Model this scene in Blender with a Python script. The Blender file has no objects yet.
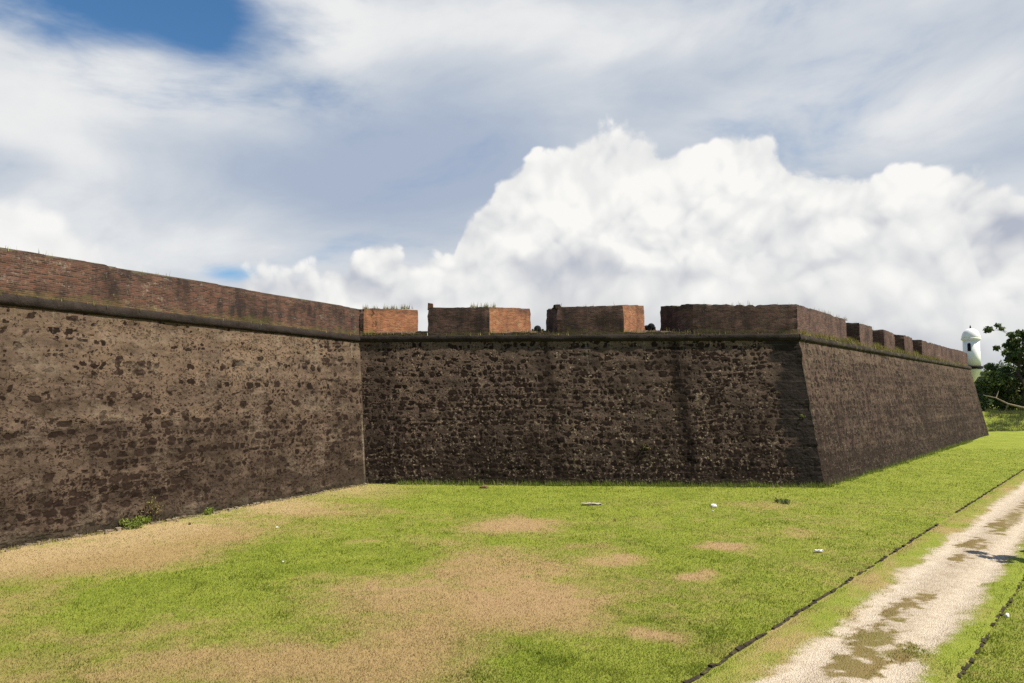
import bpy, bmesh, math, random
import numpy as np
from mathutils import Vector

random.seed(11)
RNG = np.random.default_rng(7)
scene = bpy.context.scene
COL = scene.collection
R = math.radians

# ------------------------------------------------------------------ camera
FPX, CAM_H = 683.0, 4.1
PITCH = math.atan(53.0 / FPX)
cam_d = bpy.data.cameras.new("camera")
cam = bpy.data.objects.new("camera", cam_d)
COL.objects.link(cam)
cam_d.sensor_width = 36.0
cam_d.lens = FPX / 1024.0 * 36.0
cam_d.clip_start, cam_d.clip_end = 0.1, 6000.0
cam.location = (0, 0, CAM_H)
cam.rotation_euler = (R(90) + PITCH, 0, 0)
scene.camera = cam

# ------------------------------------------------------------------ light
SUN_EL, SUN_BETA = R(55), R(10)
SKY_STRENGTH = 0.065
sun_dir = Vector((math.cos(SUN_EL) * math.cos(SUN_BETA), -math.cos(SUN_EL) * math.sin(SUN_BETA), math.sin(SUN_EL)))
sun_d = bpy.data.lights.new("sun", "SUN")
sun_d.energy = 5.0
sun_d.angle = R(0.5)
sun_d.color = (1.0, 0.93, 0.82)
sun = bpy.data.objects.new("sun", sun_d)
COL.objects.link(sun)
sun.rotation_euler = sun_dir.to_track_quat("Z", "Y").to_euler()
sun.location = (20, -10, 40)

vs = scene.view_settings
vs.view_transform = "Standard"
vs.look = "None"
vs.gamma = 1.0
vs.use_curve_mapping = False
vs.exposure = 0.85
scene.display_settings.display_device = "sRGB"
scene.cycles.max_bounces = 6
scene.cycles.use_denoising = False


# ------------------------------------------------------------------ node helpers
class V:
    """a float or colour socket with arithmetic"""
    def __init__(s, nt, sock): s.nt, s.s = nt, sock
    def _m(s, op, b=None, c=None, rev=False, clamp=False):
        n = s.nt.t.nodes.new("ShaderNodeMath"); n.operation = op; n.use_clamp = clamp
        args = [s, b, c] if not rev else [b, s, c]
        for i, a in enumerate(args):
            if a is None: continue
            s.nt.put(n.inputs[i], a)
        return V(s.nt, n.outputs[0])
    def __add__(s, o): return s._m("ADD", o)
    __radd__ = __add__
    def __mul__(s, o): return s._m("MULTIPLY", o)
    __rmul__ = __mul__
    def __sub__(s, o): return s._m("SUBTRACT", o)
    def __rsub__(s, o): return s._m("SUBTRACT", o, rev=True)
    def __truediv__(s, o): return s._m("DIVIDE", o)
    def pow(s, o): return s._m("POWER", o)
    def exp(s): return s._m("EXPONENT")
    def floor(s): return s._m("FLOOR")
    def abs(s): return s._m("ABSOLUTE")
    def max(s, o): return s._m("MAXIMUM", o)
    def min(s, o): return s._m("MINIMUM", o)
    def lt(s, o): return s._m("LESS_THAN", o)
    def gt(s, o): return s._m("GREATER_THAN", o)
    def clamp(s): return s._m("ADD", 0.0, clamp=True)
    def ss(s, a, b, lo=0.0, hi=1.0):
        """smoothstep of s from a to b (a may exceed b)"""
        n = s.nt.t.nodes.new("ShaderNodeMapRange"); n.interpolation_type = "SMOOTHSTEP"
        if (not isinstance(a, V)) and (not isinstance(b, V)) and a > b:
            a, b, lo, hi = b, a, hi, lo
        s.nt.put(n.inputs[0], s)
        for i, a_ in zip((1, 2, 3, 4), (a, b, lo, hi)): s.nt.put(n.inputs[i], a_)
        return V(s.nt, n.outputs[0])


class NT:
    def __init__(s, tree): s.t = tree; s.t.nodes.clear()
    def put(s, inp, a):
        if isinstance(a, V): s.t.links.new(a.s, inp)
        elif isinstance(a, (tuple, list)):
            inp.default_value = (*a, 1.0) if len(a) == 3 and len(inp.default_value) == 4 else a
        else: inp.default_value = a
    def node(s, kind, **kw):
        n = s.t.nodes.new(kind)
        for k, v in kw.items(): setattr(n, k, v)
        return n
    def sep(s, v):
        n = s.node("ShaderNodeSeparateXYZ"); s.put(n.inputs[0], v)
        return [V(s, o) for o in n.outputs]
    def comb(s, x, y, z):
        n = s.node("ShaderNodeCombineXYZ")
        for i, a in enumerate((x, y, z)): s.put(n.inputs[i], a)
        return V(s, n.outputs[0])
    def vmath(s, op, a, b=None, scale=None):
        n = s.node("ShaderNodeVectorMath", operation=op); s.put(n.inputs[0], a)
        if b is not None: s.put(n.inputs[1], b)
        if scale is not None: s.put(n.inputs[3], scale)
        return V(s, n.outputs[0])
    def noise(s, vec, scale=1.0, detail=4.0, rough=0.55, dist=0.0, lac=2.0, dims="3D", color=False):
        n = s.node("ShaderNodeTexNoise", noise_dimensions=dims)
        s.put(n.inputs["Vector"], vec)
        for k, v in (("Scale", scale), ("Detail", detail), ("Roughness", rough), ("Distortion", dist), ("Lacunarity", lac)):
            s.put(n.inputs[k], v)
        return V(s, n.outputs[1 if color else 0])
    def voro(s, vec, scale=1.0, rand=1.0, feature="F1", dims="3D", detail=0.0, rough=0.5, smooth=None):
        n = s.node("ShaderNodeTexVoronoi", feature=feature, voronoi_dimensions=dims)
        s.put(n.inputs["Vector"], vec)
        s.put(n.inputs["Scale"], scale)
        if "Randomness" in n.inputs: s.put(n.inputs["Randomness"], rand)
        if "Detail" in n.inputs: s.put(n.inputs["Detail"], detail); s.put(n.inputs["Roughness"], rough)
        if smooth is not None and "Smoothness" in n.inputs: s.put(n.inputs["Smoothness"], smooth)
        d = V(s, n.outputs["Distance"])
        c = V(s, n.outputs["Color"]) if "Color" in n.outputs else None
        return d, c
    def mix(s, f, a, b, mode="MIX"):
        n = s.node("ShaderNodeMix", data_type="RGBA", blend_type=mode)
        s.put(n.inputs["Factor"], f)
        ia = [i for i in n.inputs if i.type == "RGBA"]
        s.put(ia[0], a); s.put(ia[1], b)
        return V(s, [o for o in n.outputs if o.type == "RGBA"][0])
    def ramp(s, f, stops):
        n = s.node("ShaderNodeValToRGB"); e = n.color_ramp.elements
        while len(e) < len(stops): e.new(0.5)
        for el, (p, c) in zip(e, stops): el.position = p; el.color = (*c, 1.0)
        s.put(n.inputs[0], f)
        return V(s, n.outputs[0])
    def attr(s, name, out="Fac"):
        n = s.node("ShaderNodeAttribute", attribute_name=name)
        return V(s, n.outputs[out])
    def uv(s):
        n = s.node("ShaderNodeUVMap"); n.uv_map = "UVMap"
        return V(s, n.outputs[0])
    def wnoise1(s, w):
        n = s.node("ShaderNodeTexWhiteNoise", noise_dimensions="1D"); s.put(n.inputs["W"], w)
        return V(s, n.outputs[0])
    def bump(s, height, dist=0.05, strength=1.0):
        n = s.node("ShaderNodeBump"); s.put(n.inputs["Height"], height)
        n.inputs["Distance"].default_value = dist; n.inputs["Strength"].default_value = strength
        return V(s, n.outputs[0])


def new_mat(name):
    m = bpy.data.materials.new(name); m.use_nodes = True
    return m, NT(m.node_tree)


def finish(nt, color, rough=0.9, normal=None, spec=0.25, trans=None):
    b = nt.node("ShaderNodeBsdfPrincipled")
    nt.put(b.inputs["Base Color"], color); nt.put(b.inputs["Roughness"], rough)
    b.inputs["Specular IOR Level"].default_value = spec
    if normal is not None: nt.put(b.inputs["Normal"], normal)
    o = nt.node("ShaderNodeOutputMaterial")
    if trans is None:
        nt.t.links.new(b.outputs[0], o.inputs[0])
    else:
        t = nt.node("ShaderNodeBsdfTranslucent"); nt.put(t.inputs[0], color)
        mx = nt.node("ShaderNodeMixShader"); mx.inputs[0].default_value = trans
        nt.t.links.new(b.outputs[0], mx.inputs[1]); nt.t.links.new(t.outputs[0], mx.inputs[2])
        nt.t.links.new(mx.outputs[0], o.inputs[0])


# ------------------------------------------------------------------ pixel <-> place (used only to take measurements off the photograph)
def ray(px, py):
    u, v = (px - 512) / FPX, (341.5 - py) / FPX
    return np.array([u, math.cos(PITCH) - v * math.sin(PITCH), math.sin(PITCH) + v * math.cos(PITCH)])
def gnd(px, py, z=0.0):
    d = ray(px, py); return np.array([0, 0, CAM_H]) + (z - CAM_H) / d[2] * d
def az_el(px, py):
    d = ray(px, py); d /= np.linalg.norm(d)
    return math.atan2(d[0], d[1]), math.asin(d[2])


# ------------------------------------------------------------------ world: sky and clouds, laid out by compass bearing and elevation
def build_world():
    w = bpy.data.worlds.new("World"); scene.world = w; w.use_nodes = True
    w.cycles.sampling_method = "MANUAL"; w.cycles.sample_map_resolution = 512
    nt = NT(w.node_tree)
    sky = nt.node("ShaderNodeTexSky", sky_type="NISHITA")
    sky.sun_disc = False; sky.sun_elevation = SUN_EL; sky.sun_rotation = R(90) + SUN_BETA
    sky.air_density = 1.0; sky.dust_density = 0.4; sky.ozone_density = 2.5
    tc = nt.node("ShaderNodeTexCoord")
    d = V(nt, tc.outputs["Generated"])
    x, y, z = nt.sep(d)
    az = nt.node("ShaderNodeMath", operation="ARCTAN2"); nt.put(az.inputs[0], x); nt.put(az.inputs[1], y); az = V(nt, az.outputs[0])
    el = nt.node("ShaderNodeMath", operation="ARCSINE"); nt.put(el.inputs[0], z); el = V(nt, el.outputs[0])
    K = 1.0 / (SKY_STRENGTH * 2 ** vs.exposure)
    def C(r, g, b):       # the radiance of a cloud tone
        f = lambda c: ((c / 255 + 0.055) / 1.055) ** 2.4 if c > 10 else c / 255 / 12.92
        return (f(r) * K, f(g) * K, f(b) * K)
    def lobe(px, py, rx, ry, rot=0.0):
        a, e = az_el(px, py); c, s_ = math.cos(R(rot)), math.sin(R(rot))
        da, de = az - a, el - e
        p = (da * c + de * s_) * (FPX / rx); q = (de * c - da * s_) * (FPX / ry)
        return ((p * p + q * q) * -1.0).exp()
    # stretched and round noises on the direction sphere
    dz = nt.comb(az - el * 0.5, el * 2.3, 0.0)
    n_veil = nt.noise(dz, 2.9, 6, 0.56, 0.35, dims="2D")
    n_str = nt.noise(nt.comb(az * 1.2 + el * 1.1 + 3.0, el * 7.5 - az * 1.3, 0.0), 2.2, 6, 0.58, 0.5, dims="2D")
    n_fine = nt.noise(nt.vmath("ADD", dz, (1.3, 8.0, 0.0)), 9.0, 5, 0.6, 0.4, dims="2D")
    wob = (n_veil - 0.5) * 1.15 + (n_fine - 0.5) * 0.22 + (n_str - 0.5) * 0.18

    blue = nt.mix(1.0, V(nt, sky.outputs[0]), (0.60, 0.93, 1.10), "MULTIPLY")
    col = blue
    # high veil: grey-blue sheet with a torn blue hole at the upper left
    hole = lobe(85, -22, 150, 40) * 1.15 + lobe(200, 22, 40, 36) * 0.35 + lobe(25, 26, 70, 14) * 0.3 + lobe(228, 274, 34, 9) * 0.55
    front = az.abs().ss(1.9, 0.9)
    veil = (1.02 - hole * 1.3 + wob * 1.5).ss(0.0, 0.92) * front * (el.ss(1.15, 0.6))
    n_rear = nt.noise(d, 2.2, 4, 0.55)  # unseen clouds behind the camera, added to warm and brighten the shaded sides
    veil = (veil.max(n_rear.ss(0.40, 0.62) * 0.9 * az.abs().ss(1.0, 1.5))) * z.ss(-0.02, 0.02)
    white = (lobe(140, 95, 190, 36, 3) * 0.85 + lobe(40, 140, 170, 24, -8) * 0.65 + lobe(315, 12, 80, 45, -25) * 0.8
             + lobe(480, 25, 220, 40) * 0.35 + lobe(850, 75, 240, 40, 5) * 0.75 + lobe(720, 20, 330, 40) * 0.42
             + lobe(930, 115, 130, 30, 12) * 0.6 + lobe(300, 260, 330, 40) * 0.55 + lobe(40, 200, 120, 30) * 0.3 + lobe(1010, 200, 60, 20) * 0.4)
    gshade = lobe(400, 150, 170, 60, 0) * 0.45 + lobe(960, 40, 110, 30, 10) * 0.45 + lobe(300, 195, 200, 35) * 0.25 + lobe(700, 90, 120, 22, 8) * 0.35
    tone = (white - gshade + 0.28 + wob * 0.95).ss(-0.1, 1.2)
    vcol = nt.ramp(tone, [(0.0, C(169, 182, 203)), (0.4, C(192, 201, 213)), (0.72, C(211, 216, 223)), (1.0, C(236, 237, 237))])
    col = nt.mix(veil, col, vcol)

    # cumulus banks, far to near, each with an outline in bearing/elevation and its own relief
    d2 = nt.comb(az, el, 0.0)
    warp = nt.vmath("SCALE", nt.vmath("SUBTRACT", nt.noise(d2, 7.0, 3, 0.55, color=True, dims="2D"), (0.5, 0.5, 0.5)), scale=0.05)
    dw = nt.vmath("ADD", d2, warp)
    fz = nt.noise(dw, 26.0, 4, 0.62, dims="2D")
    def relief(vec, sc):
        a, _ = nt.voro(vec, sc, dims="2D", detail=3.0, rough=0.56)
        return (a * a * -1.3).exp() * 1.15
    def bank(col, outline, seed, sc, rag, soft, shade_base, shade_gain, depth, whites=None, greys=None, cols=None, opacity=1.0):
        pts = sorted((az_el(px, py) for px, py in outline), key=lambda q: q[0])
        n = nt.node("ShaderNodeFloatCurve"); cv = n.mapping.curves[0]
        f = lambda q: ((q[0] + 1.0) / 2.0, q[1] / 0.6)
        n.mapping.use_clip = False
        P = [(0.0, pts[0][1] / 0.6)] + [f(q) for q in pts] + [(1.0, pts[-1][1] / 0.6)]
        while len(cv.points) < len(P): cv.points.new(0.5, 0.5)
        for c_, q in zip(cv.points, P): c_.location = q; c_.handle_type = "AUTO"
        n.mapping.update()
        nt.put(n.inputs["Value"], (az + 1.0) * 0.5)
        top = V(nt, n.outputs[0]) * 0.6
        vec = nt.vmath("ADD", dw, (seed, seed * 1.7, -seed))
        h0 = relief(vec, sc)
        h1 = relief(nt.vmath("ADD", vec, (0.007, 0.022, 0.0)), sc)
        big = nt.noise(vec, sc * 0.42, 2, 0.5, dims="2D")
        below = top - el + (h0 - 0.60) * rag * 1.25 + (big - 0.5) * rag * 0.8 + (fz - 0.5) * rag * 0.5
        a = below.ss(0.0, soft) * z.ss(-0.03, 0.0) * az.abs().ss(1.7, 1.2) * opacity
        lit = (h0 - h1) * shade_gain + (h0 - 0.6) * 0.30 + shade_base - below.ss(0.0, depth) * 0.34 + (big - 0.5) * 0.45 + (fz - 0.5) * 0.22
        if whites is not None: lit = lit + whites
        if greys is not None: lit = lit - greys
        c = nt.ramp(lit.clamp(), cols or [(0.0, C(180, 186, 199)), (0.35, C(212, 214, 218)), (0.65, C(233, 234, 233)), (1.0, C(250, 249, 246))])
        return nt.mix(a, col, c)
    # soft whitish bank at the left, behind the curtain wall
    col = bank(col, [(-80, 180), (0, 205), (60, 214), (110, 228), (150, 248), (200, 275), (260, 330), (400, 340), (1100, 350)], 3.1, 4.5, 0.045, 0.035, 0.80, 0.5, 0.35, opacity=0.9)
    # the great tower
    col = bank(col, [(-100, 330), (195, 310), (226, 280), (262, 264), (300, 268), (340, 252), (390, 244), (418, 252), (436, 244), (452, 236), (460, 214), (470, 192), (490, 182), (502, 162), (520, 154), (536, 138), (560, 132),
                     (588, 124), (615, 116), (642, 120), (668, 136), (692, 134), (722, 126), (762, 130), (792, 150), (850, 156), (900, 154), (950, 160), (985, 174), (1030, 190), (1120, 230)],
               0.7, 6.4, 0.046, 0.014, 0.74, 1.0, 0.75,
               whites=lobe(600, 170, 150, 60) * 0.12 + lobe(880, 190, 120, 40) * 0.08, greys=lobe(1003, 236, 26, 22) * 0.9 + lobe(640, 225, 60, 16) * 0.15)
    # nearer, lower heads
    col = bank(col, [(-100, 360), (300, 330), (350, 296), (400, 274), (440, 262), (480, 246), (530, 230), (580, 226), (640, 240), (720, 254), (780, 262), (830, 244), (870, 210),
                     (915, 188), (950, 196), (972, 232), (1000, 268), (1050, 270), (1120, 240)],
               5.3, 5.0, 0.055, 0.024, 0.72, 0.9, 0.34,
               greys=lobe(560, 268, 120, 18, 5) * 0.22 + lobe(840, 268, 80, 22) * 0.2)
    # flat grey underside along the horizon
    col = bank(col, [(-100, 370), (300, 345), (420, 305), (560, 278), (700, 284), (820, 280), (900, 284), (1030, 280), (1120, 278)],
               8.9, 4.0, 0.06, 0.09, 0.50, 0.5, 0.12, opacity=0.85, cols=[(0.0, C(192, 196, 202)), (0.5, C(212, 214, 214)), (1.0, C(234, 234, 231))])
    bg = nt.node("ShaderNodeBackground"); nt.put(bg.inputs[0], col); bg.inputs[1].default_value = SKY_STRENGTH
    o = nt.node("ShaderNodeOutputWorld"); nt.t.links.new(bg.outputs[0], o.inputs[0])

build_world()


# ------------------------------------------------------------------ mesh helpers
def tag(o, label=None, cat=None, group=None, kind=None):
    for k, v in (("label", label), ("category", cat), ("group", group), ("kind", kind)):
        if v: o[k] = v
    return o

def link(o, parent=None):
    COL.objects.link(o)
    if parent is not None: o.parent = parent
    return o

def empty(name, loc=(0, 0, 0)):
    o = bpy.data.objects.new(name, None); o.location = loc; o.empty_display_size = 0.3
    return link(o)

def mesh_obj(name, verts, faces, mats, parent=None, uvs=None, smooth=False, attrs=None, midx=None):
    """verts (n,3) in world space; faces a list or an (m,k) array; uvs one per vertex"""
    verts = np.asarray(verts, np.float32)
    if parent is not None: verts = verts - np.array(parent.matrix_basis.translation, np.float32)
    me = bpy.data.meshes.new(name)
    if isinstance(faces, np.ndarray):
        m, k = faces.shape
        me.vertices.add(len(verts)); me.vertices.foreach_set("co", verts.ravel())
        me.loops.add(m * k); me.loops.foreach_set("vertex_index", faces.astype(np.int32).ravel())
        me.polygons.add(m); me.polygons.foreach_set("loop_start", np.arange(0, m * k, k, dtype=np.int32))
        me.update(calc_edges=True)
    else:
        me.from_pydata(verts.tolist(), [], [list(f) for f in faces])
    me.validate()
    if uvs is not None:
        uvs = np.asarray(uvs, np.float32)
        li = np.empty(len(me.loops), np.int32); me.loops.foreach_get("vertex_index", li)
        l = me.uv_layers.new(name="UVMap"); l.data.foreach_set("uv", uvs[li].ravel())
    for k_, a in (attrs or {}).items():
        t = me.attributes.new(k_, "FLOAT", "POINT"); t.data.foreach_set("value", np.asarray(a, np.float32).ravel())
    for mt in (mats if isinstance(mats, (list, tuple)) else [mats]): me.materials.append(mt)
    if midx is not None: me.polygons.foreach_set("material_index", np.asarray(midx, np.int32))
    if smooth: me.polygons.foreach_set("use_smooth", np.ones(len(me.polygons), bool))
    me.update()
    o = bpy.data.objects.new(name, me)
    return link(o, parent)

class MB:
    """collects pieces that make one part"""
    def __init__(s): s.v = []; s.f = []; s.u = []; s.m = []
    def add(s, verts, faces, uvs=None, mi=0):
        n = len(s.v)
        s.v += [tuple(map(float, q)) for q in verts]
        s.f += [[n + i for i in f] for f in faces]
        s.u += [tuple(map(float, q)) for q in (uvs if uvs is not None else [(q[0], q[2]) for q in verts])]
        s.m += [mi] * len(faces)
    def lathe(s, prof, c, seg=24, mi=0):
        vs_, fs = [], []
        for r, z in prof:
            for k in range(seg):
                a = 2 * math.pi * k / seg; vs_.append((c[0] + r * math.cos(a), c[1] + r * math.sin(a), c[2] + z))
        for i in range(len(prof) - 1):
            for k in range(seg):
                fs.append((i * seg + k, i * seg + (k + 1) % seg, (i + 1) * seg + (k + 1) % seg, (i + 1) * seg + k))
        fs.append(tuple(range(seg))[::-1]); fs.append(tuple(range((len(prof) - 1) * seg, len(prof) * seg)))
        s.add(vs_, fs, mi=mi)
    def tube(s, pts, rad, seg=7, mi=0):
        pts = [Vector(q) for q in pts]; vs_, fs = [], []
        for i, q in enumerate(pts):
            t = (pts[min(i + 1, len(pts) - 1)] - pts[max(i - 1, 0)]).normalized()
            a = t.orthogonal().normalized(); b = t.cross(a)
            r = rad[i] if isinstance(rad, (list, tuple)) else rad
            for k in range(seg):
                th = 2 * math.pi * k / seg; vs_.append(q + r * (math.cos(th) * a + math.sin(th) * b))
        for i in range(len(pts) - 1):
            for k in range(seg):
                fs.append((i * seg + k, i * seg + (k + 1) % seg, (i + 1) * seg + (k + 1) % seg, (i + 1) * seg + k))
        fs.append(tuple(range(seg))[::-1]); fs.append(tuple(range((len(pts) - 1) * seg, len(pts) * seg)))
        s.add(vs_, fs, mi=mi)
    def build(s, name, mats, parent=None, smooth=False):
        return mesh_obj(name, s.v, s.f, mats, parent, s.u, smooth, midx=s.m)

# value noise on arrays
def _hash(i, j, seed):
    n = (i.astype(np.int64) * 374761393 + j.astype(np.int64) * 668265263 + seed * 1442695041) & 0x7FFFFFFF
    n = ((n ^ (n >> 13)) * 1274126177) & 0x7FFFFFFF
    return ((n ^ (n >> 16)) & 0xFFFF) / 65535.0
def vnoise(x, y, seed=0):
    i, j = np.floor(x), np.floor(y); fx, fy = x - i, y - j
    fx = fx * fx * (3 - 2 * fx); fy = fy * fy * (3 - 2 * fy)
    a, b = _hash(i, j, seed), _hash(i + 1, j, seed); c, d = _hash(i, j + 1, seed), _hash(i + 1, j + 1, seed)
    return (a * (1 - fx) + b * fx) * (1 - fy) + (c * (1 - fx) + d * fx) * fy
def fbm(x, y, seed=0, octv=4, rough=0.5):
    t, amp, tot = 0.0, 1.0, 0.0
    for o in range(octv):
        t = t + amp * vnoise(x * 2 ** o + 17.3 * o, y * 2 ** o - 9.1 * o, seed + o); tot += amp; amp *= rough
    return t / tot - 0.5
def sstep(a, b, x):
    t = np.clip((x - a) / (b - a), 0, 1); return t * t * (3 - 2 * t)


# ------------------------------------------------------------------ plan of the fortress (metres)
A0, A1, B1, C1 = gnd(0, 550), gnd(366, 484), gnd(825, 487), gnd(989, 435)
unit = lambda q: q / np.linalg.norm(q)
inw = lambda q: np.array([-q[1], q[0], 0.0])
DC, DF, DR = unit(A1 - A0), unit(B1 - A1), unit(C1 - B1)
ang = math.atan2(DR[1], DR[0]) + R(105)
DN = np.array([math.cos(ang), math.sin(ang), 0.0])            # the bastion's next face, turning away behind the sentry box
AS = A0 - DC * 30.0                                           # the curtain runs on past the camera
C2 = C1 + DN * 45.0
BATTER, H_WALL, Z_CORD = 1.1, 6.62, 6.94
T_PAR, D_EMB, Z_TOP = 1.13, 2.2, 8.29

def corner(P, d1, d2, t):
    n1, n2 = inw(d1), inw(d2)
    s_ = np.linalg.solve(np.array([n1[:2], n2[:2]]), [t, t]); return P + np.array([s_[0], s_[1], 0.0])
def at(P, z): return np.array([P[0], P[1], z])


# ------------------------------------------------------------------ materials: masonry and brick
def masonry(name, seed, light, dark, thr, low=0.25, band=0.25, sx=2.6, sy=3.2, speck=0.0, lichen=0.0, streak=0.5, stains=(), pales=(), quoin=None, lay=0.0, patch=0.5, spk_col=(0.20, 0.17, 0.12), bumpd=0.06, lowdark=0.2, joints=0.0, plaster=0.0):
    m, nt = new_mat(name)
    uv = nt.uv(); u, v, _ = nt.sep(uv)
    p = nt.comb(u + seed * 13.7, v + seed * 5.1, seed)
    wv = nt.vmath("SCALE", nt.vmath("SUBTRACT", nt.noise(p, 3.2, 4, 0.6, color=True, dims="2D"), (0.5, 0.5, 0.5)), scale=0.17)
    wv2 = nt.vmath("SCALE", nt.vmath("SUBTRACT", nt.noise(p, 9.5, 3, 0.6, color=True, dims="2D"), (0.5, 0.5, 0.5)), scale=0.17)
    pw = nt.vmath("ADD", nt.vmath("ADD", p, wv), wv2)
    px_, py_, _ = nt.sep(pw)
    big = nt.noise(p, 0.16, 4, 0.6, dims="2D") - 0.5
    mid = nt.noise(nt.comb(px_, py_ * 1.6, 0.0), 0.9, 5, 0.62, dims="2D") - 0.5
    fine = nt.noise(pw, 11.0, 5, 0.7, dims="2D") - 0.5
    grain = nt.noise(p, 34.0, 3, 0.7, dims="2D") - 0.5
    run = nt.noise(nt.comb(u * 2.4 + seed, v * 0.22, 0.0), 1.0, 5, 0.62, dims="2D") - 0.5
    rows = nt.noise(nt.comb(u * 0.05, v * 1.9 + seed, 0.0), 1.0, 3, 0.6, dims="2D") - 0.5
    up = v * (1.0 / 6.7)
    row = nt.wnoise1((py_ * sy).floor() + seed) - 0.5
    t = thr + row * band + (1.0 - up) * low + big * patch + mid * 0.55 - up.ss(0.82, 1.0) * 0.08
    g1 = nt.attr("sr"); jt = nt.attr("jt")
    st1 = (nt.attr("st") + fine * 0.55 + grain * 0.25).ss(0.30, 0.62)
    d3, c3 = nt.voro(nt.comb(px_ * sx * 5.0, py_ * sy * 5.0, 0.0), 1.0, 1.0, dims="2D")
    r3, _, _ = nt.sep(c3)
    st3 = r3.lt(t * 0.8 + 0.10 + fine * 0.7 + mid * 0.3) * d3.ss(0.5, 0.25) * 0.8
    stone = st1.max(st3)
    tone = (0.5 + mid * 0.9 + run * streak + big * 0.85 + fine * 0.55 + grain * 0.35 + rows * lay)
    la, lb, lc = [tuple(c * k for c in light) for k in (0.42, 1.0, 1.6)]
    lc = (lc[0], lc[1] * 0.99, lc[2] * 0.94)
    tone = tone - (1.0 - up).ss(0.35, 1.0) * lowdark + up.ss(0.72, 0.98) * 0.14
    base = nt.ramp(tone.clamp(), [(0.12, la), (0.5, lb), (0.9, lc)])
    dk = nt.ramp((0.5 + fine * 1.2 + g1 * 0.5 - 0.25).clamp(), [(0.1, tuple(c * 0.55 for c in dark)), (0.5, dark), (1.0, tuple(c * 2.0 for c in dark))])
    col = nt.mix(stone, base, dk)
    if joints:
        col = nt.mix((jt + fine * 2.0 + grain * 0.6 + mid * 0.9 + run * 0.4 - 0.12).ss(0.80, 1.25) * ((1.25 - up * 0.85) * joints).clamp(), col, spk_col)
    if speck:
        d4, c4 = nt.voro(nt.comb(px_ * 9.0, py_ * 11.0, 0.0), 1.0, 1.0, dims="2D")
        r4, g4, _ = nt.sep(c4)
        sp = r4.lt(speck + mid * 0.6 + run * 0.25 + 0.04 - up * 0.12) * d4.ss(0.42, 0.12) * (0.25 + g4 * 0.75)
        col = nt.mix(sp, col, spk_col)
    if lichen:
        ln = nt.noise(nt.comb(u * 1.5, v * 0.7, 2.0), 3.2, 5, 0.72, dims="2D")
        col = nt.mix((ln + big * 0.25 + up.ss(0.75, 1.0) * 0.05).ss(0.56, 0.72) * lichen, col, (0.14, 0.118, 0.070))
    # pale plaster remnants in patches, thinner towards the foot
    pl = nt.noise(nt.comb(px_ * 0.8, py_ * 1.5, 5.0), 0.8, 5, 0.68, dims="2D")
    col = nt.mix((pl + fine * 0.25 + rows * 0.25 + up * 0.05).ss(0.55, 0.74) * plaster, col, (0.165, 0.125, 0.088))
    # pale drips that start under the string course, black water stains
    dr = nt.noise(nt.comb(u * 3.1 + seed, 0.3, 0.0), 1.0, 4, 0.7, dims="2D")
    col = nt.mix((dr + (up - 1.0) * 0.55 + fine * 0.2).ss(0.58, 0.70) * 0.45, col, (0.21, 0.18, 0.13))
    for (su, wd, k, v0, v1) in pales:
        s_ = ((u - su + fine * 0.08) * (1.0 / wd)); s_ = (s_ * s_ * -1.0).exp() * v.ss(v0 - 0.4, v0 + 0.4) * v.ss(v1 + 0.6, v1 - 0.6) * (0.6 + mid * 1.5 + fine).clamp()
        col = nt.mix((s_ * k).clamp(), col, (0.26, 0.22, 0.15))
    for (su, wd, k, v0, v1) in stains:
        s_ = ((u - su + run * 0.5 + mid * 0.35) * (1.0 / wd)); s_ = (s_ * s_ * -1.0).exp() * (0.55 + fine * 1.4 + mid).clamp() * 1.4
        s_ = s_ * v.ss(v0 - 0.4, v0 + 0.4) * v.ss(v1 + 0.4, v1 - 0.4)
        col = nt.mix((s_ * k).clamp(), col, tuple(c * 0.42 for c in dark))
    if quoin is not None:
        u0, side = quoin
        q = (u + (nt.wnoise1((v * 2.3).floor()) - 0.3) * 0.75 + mid * 0.5 + fine * 0.2)
        q = q.ss(u0 - 0.18, u0 + 0.18) if side > 0 else (1.0 - q.ss(u0 - 0.05, u0 + 0.05))
        jn = ((v * 2.3 + mid * 0.12)._m("FRACT") - 0.5).abs().ss(0.45, 0.49)
        qc = nt.mix(jn * (0.3 + fine * 1.5 + mid).clamp() * 0.8, nt.mix((0.5 + mid + fine).clamp(), (0.008, 0.0065, 0.006), (0.026, 0.020, 0.017)), (0.10, 0.09, 0.07))
        col = nt.mix(q * 0.92, col, qc)
    # damp, mossy foot
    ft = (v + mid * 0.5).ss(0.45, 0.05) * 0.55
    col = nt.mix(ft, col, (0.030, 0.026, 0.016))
    hgt = stone * -0.55 + tone * 0.35 + fine * 0.35 + grain * 0.15
    finish(nt, col, 0.95, nt.bump(hgt, bumpd, 0.8), 0.08)
    return m


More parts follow.
